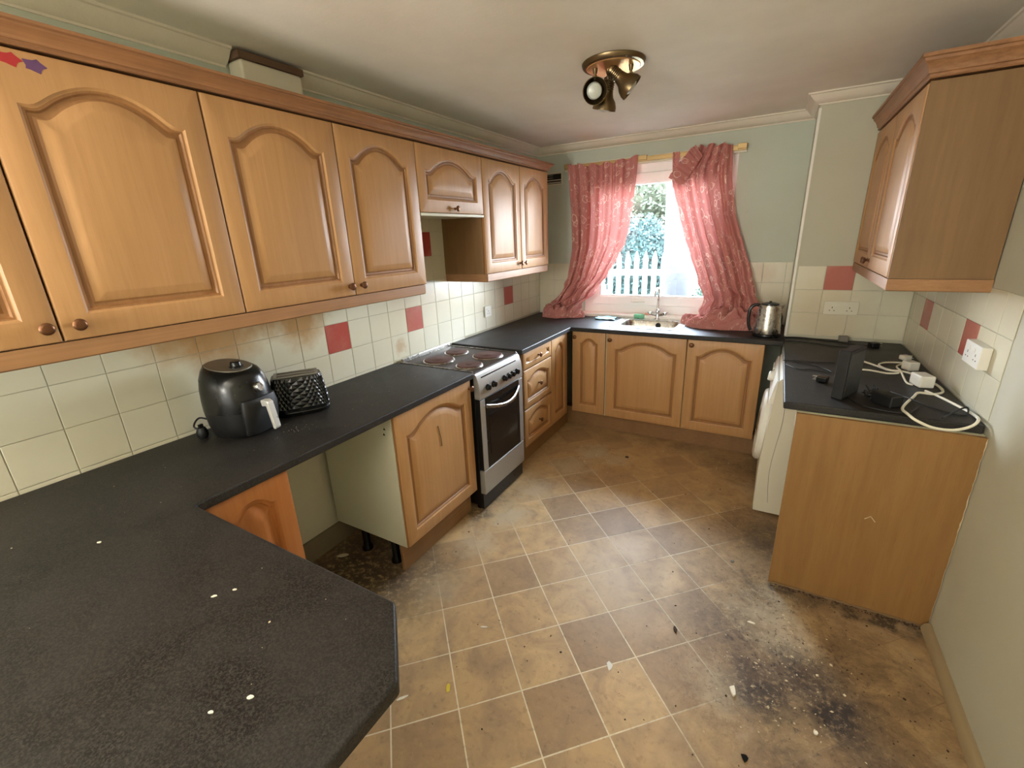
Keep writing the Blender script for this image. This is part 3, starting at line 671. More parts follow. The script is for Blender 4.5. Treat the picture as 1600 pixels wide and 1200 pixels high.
# ------------------------------------------------------------------ washing machine
def washer():
    e = empty('washing_machine', (2.045, 3.312, 0), -90); tag(e, 'white front-loading washing machine under the right worktop', 'washing machine')
    W = .602
    # local x -> world -y ; local y -> world +x
    prof = [(.0, .012), (-.004, .06), (-.004, .3), (.006, .5), (.020, .68), (.030, .80), (.040, .835), (.06, .85), (.575, .85), (.575, .012)]
    MB().prism(prof, 0, W, f=lambda a, b, z: (z, a, b)).build('body', 'cream', e, bevel=.003, smooth=True, angle=25)
    MB().prism([(.006, .69), (.0225, .79), (.032, .825), (.04, .825), (.035, .69)], .01, W-.01, f=lambda a, b, z: (z, a-.006, b)).build('control_panel', 'white', e, smooth=True)
    m = Matrix.Translation((.30, -.004, .455)) @ Matrix.Rotation(R(90-3), 4, 'X')
    d = MB().lathe([(.225, -.01), (.225, .012), (.215, .026), (.19, .032), (.165, .032), (.155, .02)], 40, m).build('door', 'white', e, smooth=True)
    MB().lathe([(.156, .018), (.13, .024), (.07, .034), (0, .037)], 32, m).build('door_glass', 'ovenglass', d, smooth=True)
    m = Matrix.Translation((.33, .015, .775)) @ Matrix.Rotation(R(82), 4, 'X')
    MB().lathe([(.03, 0), (.028, .028), (.022, .032), (0, .032)], 20, m).build('programme_knob', 'white', e, smooth=True)
    MB().box(.04, .2, .006, .03, .73, .79).build('detergent_drawer', 'white', e, bevel=.004)
    for x in (.06, W-.06):
        for y in (.06, .52): MB().lathe([(.022, 0), (.022, .015)], 12, Matrix.Translation((x, y, 0))).build('foot', 'black', e)
    sc = MB().tube(smoothpath([(W+.0005, .075, .80), (W+.0005, .08, .6), (W+.0005, .055, .3), (W+.0005, .07, .08)], 6), .0012, 5).build('scratch', 'grey', e)
washer()
# ------------------------------------------------------------------ sink, tap
def rrect(x0, x1, y0, y1, r, n=5):
    pts = []
    for cx, cy, a0 in ((x1-r, y0+r, -90), (x1-r, y1-r, 0), (x0+r, y1-r, 90), (x0+r, y0+r, 180)):
        for k in range(n+1):
            a = R(a0+90*k/n); pts.append((cx+r*math.cos(a), cy+r*math.sin(a)))
    return pts
def sink():
    e = empty('sink', (1.14, 3.69, .91)); tag(e, 'inset stainless steel sink bowl below the window', 'sink')
    mb = MB(); L = []
    spec = [(.86, 1.425, 3.475, 3.955, .03, .0005), (.862, 1.423, 3.477, 3.953, .03, .004), (.93, 1.365, 3.56, 3.845, .055, .003), (.934, 1.361, 3.564, 3.841, .055, -.004), (.95, 1.345, 3.58, 3.825, .05, -.14), (.975, 1.32, 3.605, 3.80, .04, -.152)]
    for x0, x1, y0, y1, r, z in spec: L.append([(x-1.14, y-3.69, z) for x, y in rrect(x0, x1, y0, y1, r)])
    n = len(L[0]); 
    for l in L: mb.v += l
    for k in range(len(L)-1):
        for i in range(n): mb.f.append((k*n+i, k*n+(i+1) % n, (k+1)*n+(i+1) % n, (k+1)*n+i))
    mb.f.append(tuple((len(L)-1)*n+i for i in range(n))); mb.mi = [0]*len(mb.f)
    mb.build('bowl', 'steel', e, smooth=True, angle=50)
    m = Matrix.Translation((.045, .1485, -.035)) @ Matrix.Rotation(R(90), 4, 'X')
    MB().lathe([(.02, -.003), (.022, .003), (.018, .005), (.016, .003), (0, .003)], 18, m).build('overflow_hole', 'dark', e, smooth=True)
    MB().lathe([(.03, 0), (.03, .003), (.02, .002), (0, .001)], 18, Matrix.Translation((0, 0, -.151))).build('plug_waste', 'steel', e, smooth=True)
    t = empty('mixer_tap', (1.155, 3.925, .914)); tag(t, 'chrome mixer tap with two cross handles behind the sink', 'tap')
    MB().lathe([(.024, 0), (.024, .006), (.015, .012), (.013, .05), (.016, .06), (.016, .075), (.01, .08), (0, .08)], 16).build('tap_body', 'steel', t, smooth=True)
    MB().tube(smoothpath([(0, 0, .06), (0, -.0, .15), (.004, -.01, .235), (.004, -.04, .262), (.002, -.09, .262), (0, -.125, .235), (0, -.13, .205)], 6), .0085, 10).build('spout', 'steel', t, smooth=True)
    for s in (-1, 1):
        h = MB().tube([(0, 0, .03), (s*.05, 0, .038), (s*.06, 0, .04)], .009, 8)
        h.lathe([(.012, 0), (.014, .008), (.014, .022), (.006, .026)], 12, Matrix.Translation((s*.062, 0, .034)))
        h.tube([(s*.062-.022, -.012, .055), (s*.062+.022, .012, .055)], .0045, 6).tube([(s*.062-.012, .022, .055), (s*.062+.012, -.022, .055)], .0045, 6); h.build('handle', 'steel', t, smooth=True)
        for q in [h]: pass
sink()
def soft_box(name, mat, x0, x1, y0, y1, z0, z1, parent=None, b=.006):
    return MB().box(x0, x1, y0, y1, z0, z1).build(name, mat, parent, bevel=b, seg=3)
def sink_clutter():
    e = soft_box('sponge', 'sponge', -.045, .045, -.03, .03, 0, .03); e.location = (1.0, 3.935, .914); e.rotation_euler = (0, 0, R(8)); tag(e, 'green washing-up sponge beside the tap', 'sponge')
    mb = MB(); n = 12; vs = []
    for i in range(n+1):
        for j in range(n+1):
            u, v = i/n, j/n; z = .004+.022*abs(mnoise.noise(Vector((u*3, v*3, 1))))
            vs.append((u*.17-.085+.02*mnoise.noise(Vector((v*3, 0, 0))), v*.12-.06, z))
    vs2 = [(x, y, z+.003) for x, y, z in vs]; fs = [(i*(n+1)+j, (i+1)*(n+1)+j, (i+1)*(n+1)+j+1, i*(n+1)+j+1) for i in range(n) for j in range(n)]
    mb.add(vs, fs); mb.add(vs2, fs)
    c = mb.build('dishcloth', 'cloth', smooth=True, angle=180); c.location = (.74, 3.80, .912); tag(c, 'crumpled pale blue cloth left of the sink', 'cloth')
    b = MB().lathe([(.012, 0), (.014, .004), (.014, .066), (.012, .07)], 14, Matrix.Rotation(R(90), 4, 'Y')).build('soap_tube', 'white', smooth=True); b.location = (1.44, 3.90, .9245); b.rotation_euler = (0, 0, R(-4)); tag(b, 'small white tube lying right of the sink', 'tube')
    o = MB().box(-.07, .07, -.012, .012, 0, .012).build('scouring_bar', plain('orange_bar', srgb(222, 150, 120), .7), bevel=.004); o.location = (1.1, 3.985, .9345); tag(o, 'flat orange-pink strip on the sill behind the tap', 'strip')
    j = MB().lathe([(.0, 0), (.03, 0), (.032, .004), (.032, .08), (.026, .09), (.026, .1), (0, .1)], 18).build('glass_jar', plain('teal_jar', srgb(90, 130, 130), .2), smooth=True); j.location = (2.045, 3.86, .911); tag(j, 'small teal pot behind the kettle', 'pot')
sink_clutter()
def kettle():
    e = empty('kettle', (1.985, 3.515, .911), 8); tag(e, 'brushed steel kettle with black handle at the right end of the sink worktop', 'kettle')
    MB().lathe([(.0, 0), (.086, 0), (.088, .006), (.086, .016), (.02, .018)], 32).build('power_base', 'black', e, smooth=True)
    MB().lathe([(.02, .018), (.082, .019), (.084, .024), (.080, .06), (.074, .14), (.068, .20), (.066, .212), (.060, .214), (.03, .213), (0, .2145)], 36).build('body', 'steel', e, smooth=True)
    MB().lathe([(.055, .213), (.054, .222), (.03, .229), (.008, .231), (.008, .238), (0, .239)], 24).build('lid', 'black', e, smooth=True)
    MB().add([(.055, -.02, .205), (.055, .02, .205), (.094, 0, .218), (.062, -.016, .165), (.062, .016, .165), (.05, 0, .2)], [(0, 2, 3), (2, 1, 4), (3, 2, 4), (0, 5, 2), (5, 1, 2)]).build('spout', 'steel', e)
    pts = smoothpath([(-.055, 0, .205), (-.085, 0, .212), (-.115, 0, .19), (-.122, 0, .13), (-.115, 0, .07), (-.10, 0, .035)], 5)
    MB().tube(pts, .011, 10).build('handle', 'black', e, smooth=True)
    MB().tube(smoothpath([(.03, -.08, .005), (.055, -.12, .005), (.085, -.135, .005), (.10, -.10, .005), (.095, -.03, .005), (.08, .05, .005)], 6), .0035, 6).build('power_cord', 'cableblack', e, smooth=True)
kettle()
def air_fryer():
    # front faces local -y; turned to face the room (+x)
    e = empty('air_fryer', (.165, .915, .9105), 102); e.scale = (.83, .85, .97); tag(e, 'black egg-shaped air fryer with silver basket handle', 'air fryer')
    def ring(z, rx, ry, yo=0, zt=0, n=36, p=2.3):
        out = []
        for k in range(n):
            a = 2*math.pi*k/n; c, s = math.cos(a), math.sin(a)
            x = rx*math.copysign(abs(c)**(2/p), c); y = ry*math.copysign(abs(s)**(2/p), s)+yo; out.append((x, y, z+zt*y))
        return out
    def loft(L, name, mat, par, cap=(True, True)):
        mb = MB(); n = len(L[0])
        for l in L: mb.v += l
        for k in range(len(L)-1):
            for i in range(n): mb.f.append((k*n+i, k*n+(i+1) % n, (k+1)*n+(i+1) % n, (k+1)*n+i))
        if cap[0]: mb.f.append(tuple(range(n-1, -1, -1)))
        if cap[1]: mb.f.append(tuple((len(L)-1)*n+i for i in range(n)))
        mb.mi = [0]*len(mb.f); return mb.build(name, mat, par, smooth=True, angle=45)
    loft([ring(0, .112, .118), ring(.01, .122, .128), ring(.05, .132, .138), ring(.11, .139, .145)], 'lower_body', 'blackmatt', e)
    loft([ring(.11, .1395, .1455), ring(.15, .139, .146), ring(.20, .134, .140, .004), ring(.24, .124, .132, .006, .03), ring(.268, .108, .118, .010, .06), ring(.280, .092, .104, .012, .13)], 'upper_body', 'black', e)
    loft([ring(.2802, .088, .100, .012, .13), ring(.2835, .086, .098, .012, .13), ring(.284, .080, .092, .012, .13)], 'lid_plate', 'lidgrey', e)
    k = MB().lathe([(.03, 0), (.03, .006), (.024, .008), (.022, .022), (.018, .026), (0, .026)], 20, Matrix.Translation((0, -.035, .277))); k.build('timer_dial', 'black', e, smooth=True)
    rot = Matrix.Rotation(R(80), 4, 'X')
    k = MB().lathe([(.02, -.01), (.02, .008), (.017, .014), (.013, .014), (.011, .012), (0, .012)], 18, Matrix.Translation((0, -.142, .200)) @ rot); k.build('temperature_dial', 'steel', e, smooth=True)
    d = loft([ring(.012, .09, .03, -.112), ring(.06, .098, .03, -.122), ring(.12, .10, .03, -.128), ring(.158, .092, .028, -.124)], 'basket', 'blackmatt', e)
    mb = MB(); mb.prism([(-.140, .118), (-.140, .145), (-.180, .148), (-.196, .140), (-.213, .03), (-.205, .022), (-.196, .025), (-.178, .122)], -.017, .017, f=lambda a, b, z: (z, a, b))
    mb.build('handle', 'handlesilver', d, bevel=.005, seg=3)
    MB().tube(smoothpath([(-.06, .12, .05), (-.09, .165, .07), (-.13, .16, .045), (-.12, .12, .03)], 5), .004, 6).build('power_cord', 'cableblack', e, smooth=True)
    mb = MB().lathe([(.018, 0), (.024, .01), (.024, .03), (.016, .045)], 12, Matrix.Translation((-.13, .115, .001))); mb.box(-.14, -.12, .11, .12, .045, .06); o = mb.build('plug', 'blackmatt', e, smooth=True)
air_fryer()
def toaster():
    e = empty('toaster', (.196, 1.162, .9105), 56); e.scale = (.85, .92, 1); tag(e, 'black two-slot toaster with an embossed diamond pattern', 'toaster')
    n = 40
    def ring(z, rx, ry, p=3.2): 
        out = []
        for k in range(n):
            a = 2*math.pi*k/n; c, s = math.cos(a), math.sin(a); out.append((rx*math.copysign(abs(c)**(2/p), c), ry*math.copysign(abs(s)**(2/p), s), z))
        return out
    def loft(L, nm, mat, cap0=True, cap1=True, ang=45):
        mb = MB(); m = len(L[0])
        for l in L: mb.v += l
        for k in range(len(L)-1):
            for i in range(m): mb.f.append((k*m+i, k*m+(i+1) % m, (k+1)*m+(i+1) % m, (k+1)*m+i))
        if cap0: mb.f.append(tuple(range(m-1, -1, -1)))
        if cap1: mb.f.append(tuple((len(L)-1)*m+i for i in range(m)))
        mb.mi = [0]*len(mb.f); return mb.build(nm, mat, e, smooth=True, angle=ang)
    loft([ring(.0, .125, .07), ring(.004, .135, .078), ring(.018, .139, .082), ring(.024, .134, .078)], 'base', 'black')
    NZ, NC = 10, 34; mb = MB(); idx = {}
    def P(j, k, out=0):
        f = j/NZ; z = .024+.148*f; rx = .137-.020*f**1.6+out; ry = .084-.017*f**1.6+out; a = 2*math.pi*k/NC; c, s_ = math.cos(a), math.sin(a)
        return (rx*math.copysign(abs(c)**(2/3.2), c), ry*math.copysign(abs(s_)**(2/3.2), s_), z)
    def V(j, k, o=0):
        key = (j, round(k*2) % (2*NC), o)
        if key not in idx: idx[key] = len(mb.v); mb.v.append(P(j, k, o))
        return idx[key]
    for j in range(-1, NZ):
        for k in range(NC):
            k0 = k+(.5 if j % 2 else 0); lo, hi = max(j, 0), min(j+2, NZ)
            if j < 0: mb.f += [(V(0, k0-.5), V(0, k0+.5), V(1, k0))] if 0 else [(V(0, k0-.5), V(0, k0+.5), V(1, k0))]; continue
            if j+2 > NZ: mb.f.append((V(j, k0), V(NZ, k0+.5), V(NZ, k0-.5))); continue
            c = V(j+1, k0, .0038); q = [V(j, k0), V(j+1, k0+.5), V(j+2, k0), V(j+1, k0-.5)]
            for i in range(4): mb.f.append((q[i], q[(i+1) % 4], c))
    mb.f.append(tuple(V(NZ, k+(.5 if (NZ) % 2 else 0)) for k in range(NC)))
    mb.mi = [0]*len(mb.f); mb.build('embossed_shell', 'black', e)
    mb = MB().cells([-.105, -.09, .09, .105], [-.05, -.036, -.012, .012, .036, .05], lambda x, y: not (abs(x) < .09 and .012 < abs(y) < .036), .1722, .178); mb.build('top_plate', 'grey', e, bevel=.002)
    mb = MB().box(-.09, .09, .012, .036, .1722, .1735).box(-.09, .09, -.036, -.012, .1722, .1735); mb.build('bread_slot', 'dark', e)
    MB().box(-.165, -.13, -.018, .018, .11, .125).build('lever', 'black', e, bevel=.003)
toaster()
# ------------------------------------------------------------------ ceiling light
def spotlight():
    e = empty('ceiling_light', (1.235, 2.305, H)); tag(e, 'brass ceiling light with three swivelling spot heads', 'light')
    MB().lathe([(.138, 0), (.142, -.004), (.140, -.013), (.134, -.020), (.121, -.022)], 48).build('rose_rim', 'oldbrass', e, smooth=True)
    MB().lathe([(.1215, -.0215), (.117, -.025), (.05, -.028), (0, -.028)], 48).build('ceiling_plate', 'brass', e, smooth=True)
    MB().lathe([(.004, -.033), (.004, -.038), (0, -.039)], 10, Matrix.Translation((.02, 0, 0))).build('screw', 'oldbrass', e)
    C = Vector((1.9914, 0, 1.6232))
    heads = [((-.068, -.05), Vector((-.085, -.03, -.105)), Vector((.50, -.80, -.30))), ((.082, .0), Vector((.052, -.01, -.085)), Vector((.66, .24, -.60))), ((-.02, -.01), Vector((-.045, .045, -.125)), Vector((-.22, .10, -.85)))]
    for (sx, sy), cpos, d in heads:
        d = d.normalized(); st = MB().tube([(sx, sy, -.027), (sx, sy, -.046)], [.011, .009], 12).tube([(sx, sy, -.045), (sx, sy, -.060)], .0065, 10).tube([(sx, sy, -.056), (sx, sy, -.070)], .010, 12)
        st.tube(smoothpath([(sx, sy, -.064), Vector((sx, sy, -.075))*.6+(Vector(cpos)-d*.02)*.4, Vector(cpos)-d*.02], 4), .0055, 8)
        arm = st.build('arm', 'oldbrass', e, smooth=True)
        q = d.to_track_quat('Z', 'Y').to_matrix().to_4x4(); m = Matrix.Translation(cpos) @ q
        prof = [(0, -.082), (.022, -.080), (.027, -.076), (.027, -.066)]
        for k in range(5): prof += [(.0235, -.064+.0085*k), (.0265, -.062+.0085*k), (.0265, -.058+.0085*k)]
        prof += [(.028, -.018), (.033, -.002), (.046, .014), (.054, .034), (.0555, .052), (.0535, .052), (.048, .026), (.033, .0), (.02, -.01), (0, -.01)]
        h = MB().lathe(prof, 32, m).build('spot_head', 'oldbrass', e, smooth=True, angle=30)
        MB().lathe([(.014, -.01), (.016, .006), (.030, .020), (.035, .036), (.030, .050), (.015, .058), (0, .060)], 24, m).build('bulb', 'bulb', h, smooth=True)
spotlight()
# ------------------------------------------------------------------ sockets, vent, boxes
def wall_things():
    def socket(nm, label, origin, rz, w, h, d, double, body='white'):
        e = empty(nm, origin, rz); tag(e, label, 'socket')
        MB().box(-w/2, w/2, -d, 0, -h/2, h/2).build('faceplate', body, e, bevel=.003)
        for cx in ((-w/4, w/4) if double else (0,)):
            mb = MB().box(cx-.002, cx+.002, -d-.0006, -d+.001, -.002, .008)
            s = 1 if not double else 1
            mb.box(cx-.0155, cx-.0085, -d-.0006, -d+.001, -.018, -.014).box(cx+.0085, cx+.0155, -d-.0006, -d+.001, -.018, -.014); mb.build('pin_hole', 'dark', e)
            MB().box(cx+(.014 if cx <= 0 and double else -.022), cx+(.022 if cx <= 0 and double else -.014), -d-.003, -d+.001, .012, .028).build('rocker_switch', 'white', e, bevel=.001)
    socket('double_socket', 'cream double wall socket under the red tile behind the black box', (2.382, YP-.0036, 1.112), 0, .185, .086, .012, True, 'cream')
    socket('double_socket', 'thick white double wall socket beside the nearer red tile on the right wall', (XR-.0036, 2.366, 1.122), -90, .17, .088, .032, True)
    socket('wall_socket', 'single white socket on the far left tiles below the last cabinet', (.0036, 3.03, 1.065), 90, .09, .086, .012, False)
    v = empty('air_vent', (.166, YW-.0005, 2.106)); tag(v, 'small broken vent grille on the far wall beside the cabinets', 'vent')
    f = lambda a, b, z: (a, z, b)
    MB().cells([-.085, -.073, .073, .085], [-.052, -.04, .04, .052], lambda x, z: abs(x) > .073 or abs(z) > .04, -.012, 0, f).build('vent_frame', 'cream', v, bevel=.002)
    MB().box(-.073, .073, -.002, 0, -.04, .04).build('dark_backing', 'dark', v)
    for k in range(4):
        z = -.03+.02*k; x1 = .07 if k < 2 else -.01
        MB().box(-.073, x1, -.009, -.003, z-.004, z+.003).build('slat', 'grey' if k > 1 else 'cream', v)
    # box above the wall cabinets
    e = empty('boxing', (.001, 1.250, 2.16)); tag(e, 'white box with a brown top edge standing on the left cabinets under the coving', 'box')
    MB().box(0, .088, .006, .280, 0, .165).build('box_body', 'cream', e, bevel=.012, seg=3)
    MB().box(0, .092, 0, .288, .165, .192).build('brown_top', 'brown', e, bevel=.002)
    p = MB().tube(smoothpath([(.05, 3.30, 2.165), (.12, 3.34, 2.185), (.2, 3.36, 2.178), (.26, 3.38, 2.168)], 6), .014, 10).build('pipe', 'blackmatt', smooth=True); tag(p, 'short dark pipe lying on the far end of the left cabinets', 'pipe')
    p = MB().tube([(.10, 3.44, 2.172), (.27, 3.43, 2.176)], .013, 10).build('pipe', 'white', smooth=True); tag(p, 'white pipe stub on the cabinet top beside the dark pipe', 'pipe')
wall_things()
# ------------------------------------------------------------------ curtains
def interp(keys, t):
    for (a, va), (b, vb) in zip(keys, keys[1:]):
        if t <= b or (b, vb) == keys[-1]:
            k = 0 if b == a else max(0, min(1, (t-a)/(b-a))); k = k*k*(3-2*k)*.35+k*.65; return va+(vb-va)*k
    return keys[-1][1]
def curtain_mesh(LK, RK, ztop, zbot, nf, amp, seed, crumple, W, yk=None, nU=150, nV=110, ybase=3.925, topdrop=None):
    """LK/RK: (z, x) keys from the top down"""
    vs = []; uvs = []; rs = random.Random(seed); ph = [rs.uniform(0, 6.28) for _ in range(8)]
    Lk = [(-z, x) for z, x in LK]; Rk = [(-z, x) for z, x in RK]
    for j in range(nV+1):
        t = j/nV; z = ztop+(zbot-ztop)*t; l = interp(Lk, -z); r = interp(Rk, -z)
        for i in range(nU+1):
            s = i/nU; zz = z
            if topdrop: zz -= topdrop(s)*(1-t)**3
            a = amp*(.65+.5*mnoise.noise(Vector((s*3, seed, 0))))
            sw = s+.03*mnoise.noise(Vector((s*4, t*2.0, seed)))+.015*math.sin(t*5+ph[0])
            y = a*math.sin(2*math.pi*nf*sw+ph[1])+.4*a*math.sin(2*math.pi*nf*2.3*sw+ph[2]+t*1.5)
            x = l+(r-l)*s+.006*math.sin(2*math.pi*nf*sw+ph[3]+1.2)
            c = max(0, (t-(1-crumple))/crumple) if crumple else 0
            if c > 0:
                cn = mnoise.noise(Vector((s*5, t*14, seed+3))); cn2 = mnoise.noise(Vector((s*11, t*24, seed+5)))
                x += (.05*cn+.02*cn2)*c; y += (.05*cn2+.04*cn)*c; zz += .03*c*mnoise.noise(Vector((s*6, t*16, seed+9)))
            y0 = ybase - (interp(yk, t) if yk else 0)
            vs.append((x, min(y0-abs(y)*.0+y, 3.972), max(zz, .9135+.004*abs(math.sin(s*50))))); uvs.append((s*W, t*1.35))
    fs = [(j*(nU+1)+i, j*(nU+1)+i+1, (j+1)*(nU+1)+i+1, (j+1)*(nU+1)+i) for j in range(nV) for i in range(nU)]
    return vs, fs, uvs
def build_cloth(name, vs, fs, uvs, parent):
    me = bpy.data.meshes.new(name); me.from_pydata(vs, [], fs); me.materials.append(M['curtain']); uvl = me.uv_layers.new(name='UVMap')
    flat = [c for p in me.polygons for vi in p.vertices for c in uvs[vi]]
    uvl.data.foreach_set('uv', flat); me.shade_smooth(); o = bpy.data.objects.new(name, me); COL.objects.link(o); o.parent = parent; return o
def heap(cx, cy, rx, ry, h, seed, nfold=9):
    n, m = 90, 40; vs = []; uvs = []
    for j in range(m+1):
        q = j/m
        for i in range(n+1):
            a = 2*math.pi*i/n; ca, sa = math.cos(a), math.sin(a)
            p = Vector((ca*1.3, sa*1.3, seed)); k = 1+.20*mnoise.noise(p*1.7)
            rr = math.sin(q*math.pi/2)**.8*k; fold = abs(math.sin(nfold*.5*a+6*q+4*mnoise.noise(Vector((q*3, a, seed)))))
            x = cx+rx*rr*ca; y = cy+ry*rr*sa
            z = .913+h*(math.cos(q*math.pi/2)**.7)*(.62+.38*fold)*(1+.5*mnoise.noise(Vector((x*12, y*12, seed))))+.014*fold*math.sin(q*math.pi)
            vs.append((x, min(y, 3.965), max(z, .9125))); uvs.append((x*1.6+q*.3, y*2.0+q*.4))
    fs = [(j*(n+1)+i, j*(n+1)+i+1, (j+1)*(n+1)+i+1, (j+1)*(n+1)+i) for j in range(m) for i in range(n)]
    return vs, fs, uvs
def curtains():
    e = empty('curtain', (.6, 3.95, 2.18)); tag(e, 'coral floral curtain left of the window, bunched on the worktop', 'curtain', 'coral curtains at the window')
    inv = Matrix.Translation((-.6, -3.95, -2.18))
    LK = [(2.21, .335), (2.0, .355), (1.8, .375), (1.5, .375), (1.25, .350), (1.1, .29), (1.0, .215), (.91, .19)]
    RK = [(2.21, .915), (2.1, .915), (1.9, .90), (1.7, .88), (1.54, .85), (1.44, .80), (1.28, .72), (1.14, .61), (1.04, .52), (.97, .47), (.91, .44)]
    yk = [(0, 0), (.5, .01), (.75, .05), (.9, .11), (1, .17)]
    v, f, u = curtain_mesh(LK, RK, 2.205, .915, 5.5, .031, 3, .34, 1.15, yk, topdrop=lambda s: .03*math.sin(s*3.14)+.01*math.sin(s*30))
    o = build_cloth('curtain_drop', v, f, u, e); o.matrix_parent_inverse = inv
    v, f, u = heap(.27, 3.80, .13, .115, .10, 4.3); o = build_cloth('curtain_heap', v, f, u, e); o.matrix_parent_inverse = inv
    v, f, u = heap(.43, 3.83, .10, .08, .055, 8.3); o = build_cloth('curtain_heap', v, f, u, e); o.matrix_parent_inverse = inv
    e = empty('curtain', (1.5, 3.95, 2.18)); tag(e, 'coral floral curtain right of the window, one top corner hanging loose', 'curtain', 'coral curtains at the window')
    inv = Matrix.Translation((-1.5, -3.95, -2.18))
    LK = [(2.24, 1.35), (2.16, 1.29), (2.06, 1.215), (1.99, 1.21), (1.9, 1.235), (1.77, 1.275), (1.6, 1.325), (1.43, 1.39), (1.25, 1.465), (1.1, 1.53), (1.0, 1.50), (.91, 1.42)]
    RK = [(2.22, 1.605), (2.0, 1.62), (1.75, 1.665), (1.6, 1.715), (1.52, 1.75), (1.3, 1.83), (1.14, 1.885), (1.03, 1.94), (.91, 1.95)]
    yk = [(0, 0), (.6, .02), (.8, .07), (.92, .13), (1, .19)]
    v, f, u = curtain_mesh(LK, RK, 2.215, .915, 4.8, .033, 11, .30, 1.2, yk, topdrop=lambda s: .02*math.sin(s*22)*.6)
    o = build_cloth('curtain_drop', v, f, u, e); o.matrix_parent_inverse = inv
    # the thin strip still hooked at the left and the folded-over heading
    v, f, u = curtain_mesh([(2.21, 1.185), (1.9, 1.20)], [(2.21, 1.235), (1.9, 1.235)], 2.20, 1.95, 1.2, .008, 5, 0, .2, None, 16, 16, 3.945)
    o = build_cloth('hooked_strip', v, f, u, e); o.matrix_parent_inverse = inv
    vs = []; uv = []; n, m = 40, 12
    A, B = Vector((1.36, 3.88, 2.225)), Vector((1.185, 3.85, 2.015)); C2, D = Vector((1.42, 3.862, 2.14)), Vector((1.30, 3.845, 1.945))
    for j in range(m+1):
        for i in range(n+1):
            s, t = i/n, j/m; p = A.lerp(B, s).lerp(C2.lerp(D, s), t); p.y += .010*math.sin(s*40)*(1-t*.4); p.z += .012*math.sin(s*3.14)
            vs.append(tuple(p)); uv.append((s*.35+.5, t*.12))
    fs = [(j*(n+1)+i, j*(n+1)+i+1, (j+1)*(n+1)+i+1, (j+1)*(n+1)+i) for j in range(m) for i in range(n)]
    o = build_cloth('folded_heading', vs, fs, uv, e); o.matrix_parent_inverse = inv
    for (cx, cy, rx, ry, h, sd) in ((1.49, 3.83, .13, .09, .065, 2.2), (1.72, 3.74, .22, .14, .13, 6.1), (1.60, 3.70, .17, .10, .06, 9.4)):
        v, f, u = heap(cx, cy, rx, ry, h, sd, 11); o = build_cloth('curtain_heap', v, f, u, e); o.matrix_parent_inverse = inv
    r = empty('curtain_rail', (1.0, 3.962, 2.185)); tag(r, 'old brass curtain rail above the window', 'curtain rail')
    MB().box(-.72, .70, -.006, .004, -.022, .012).box(-.72, .70, -.014, -.006, .004, .012).box(-.72, .70, -.014, -.006, -.022, -.016).build('rail', 'rail', r, bevel=.002)
    for x in (-.70, -.05, .66): MB().box(x-.02, x+.04, -.02, .027, -.012, .022).build('bracket', 'rail', r, bevel=.003)
    MB().box(-.72, .70, .008, .027, -.035, .02).build('batten', 'cream', r)
curtains()
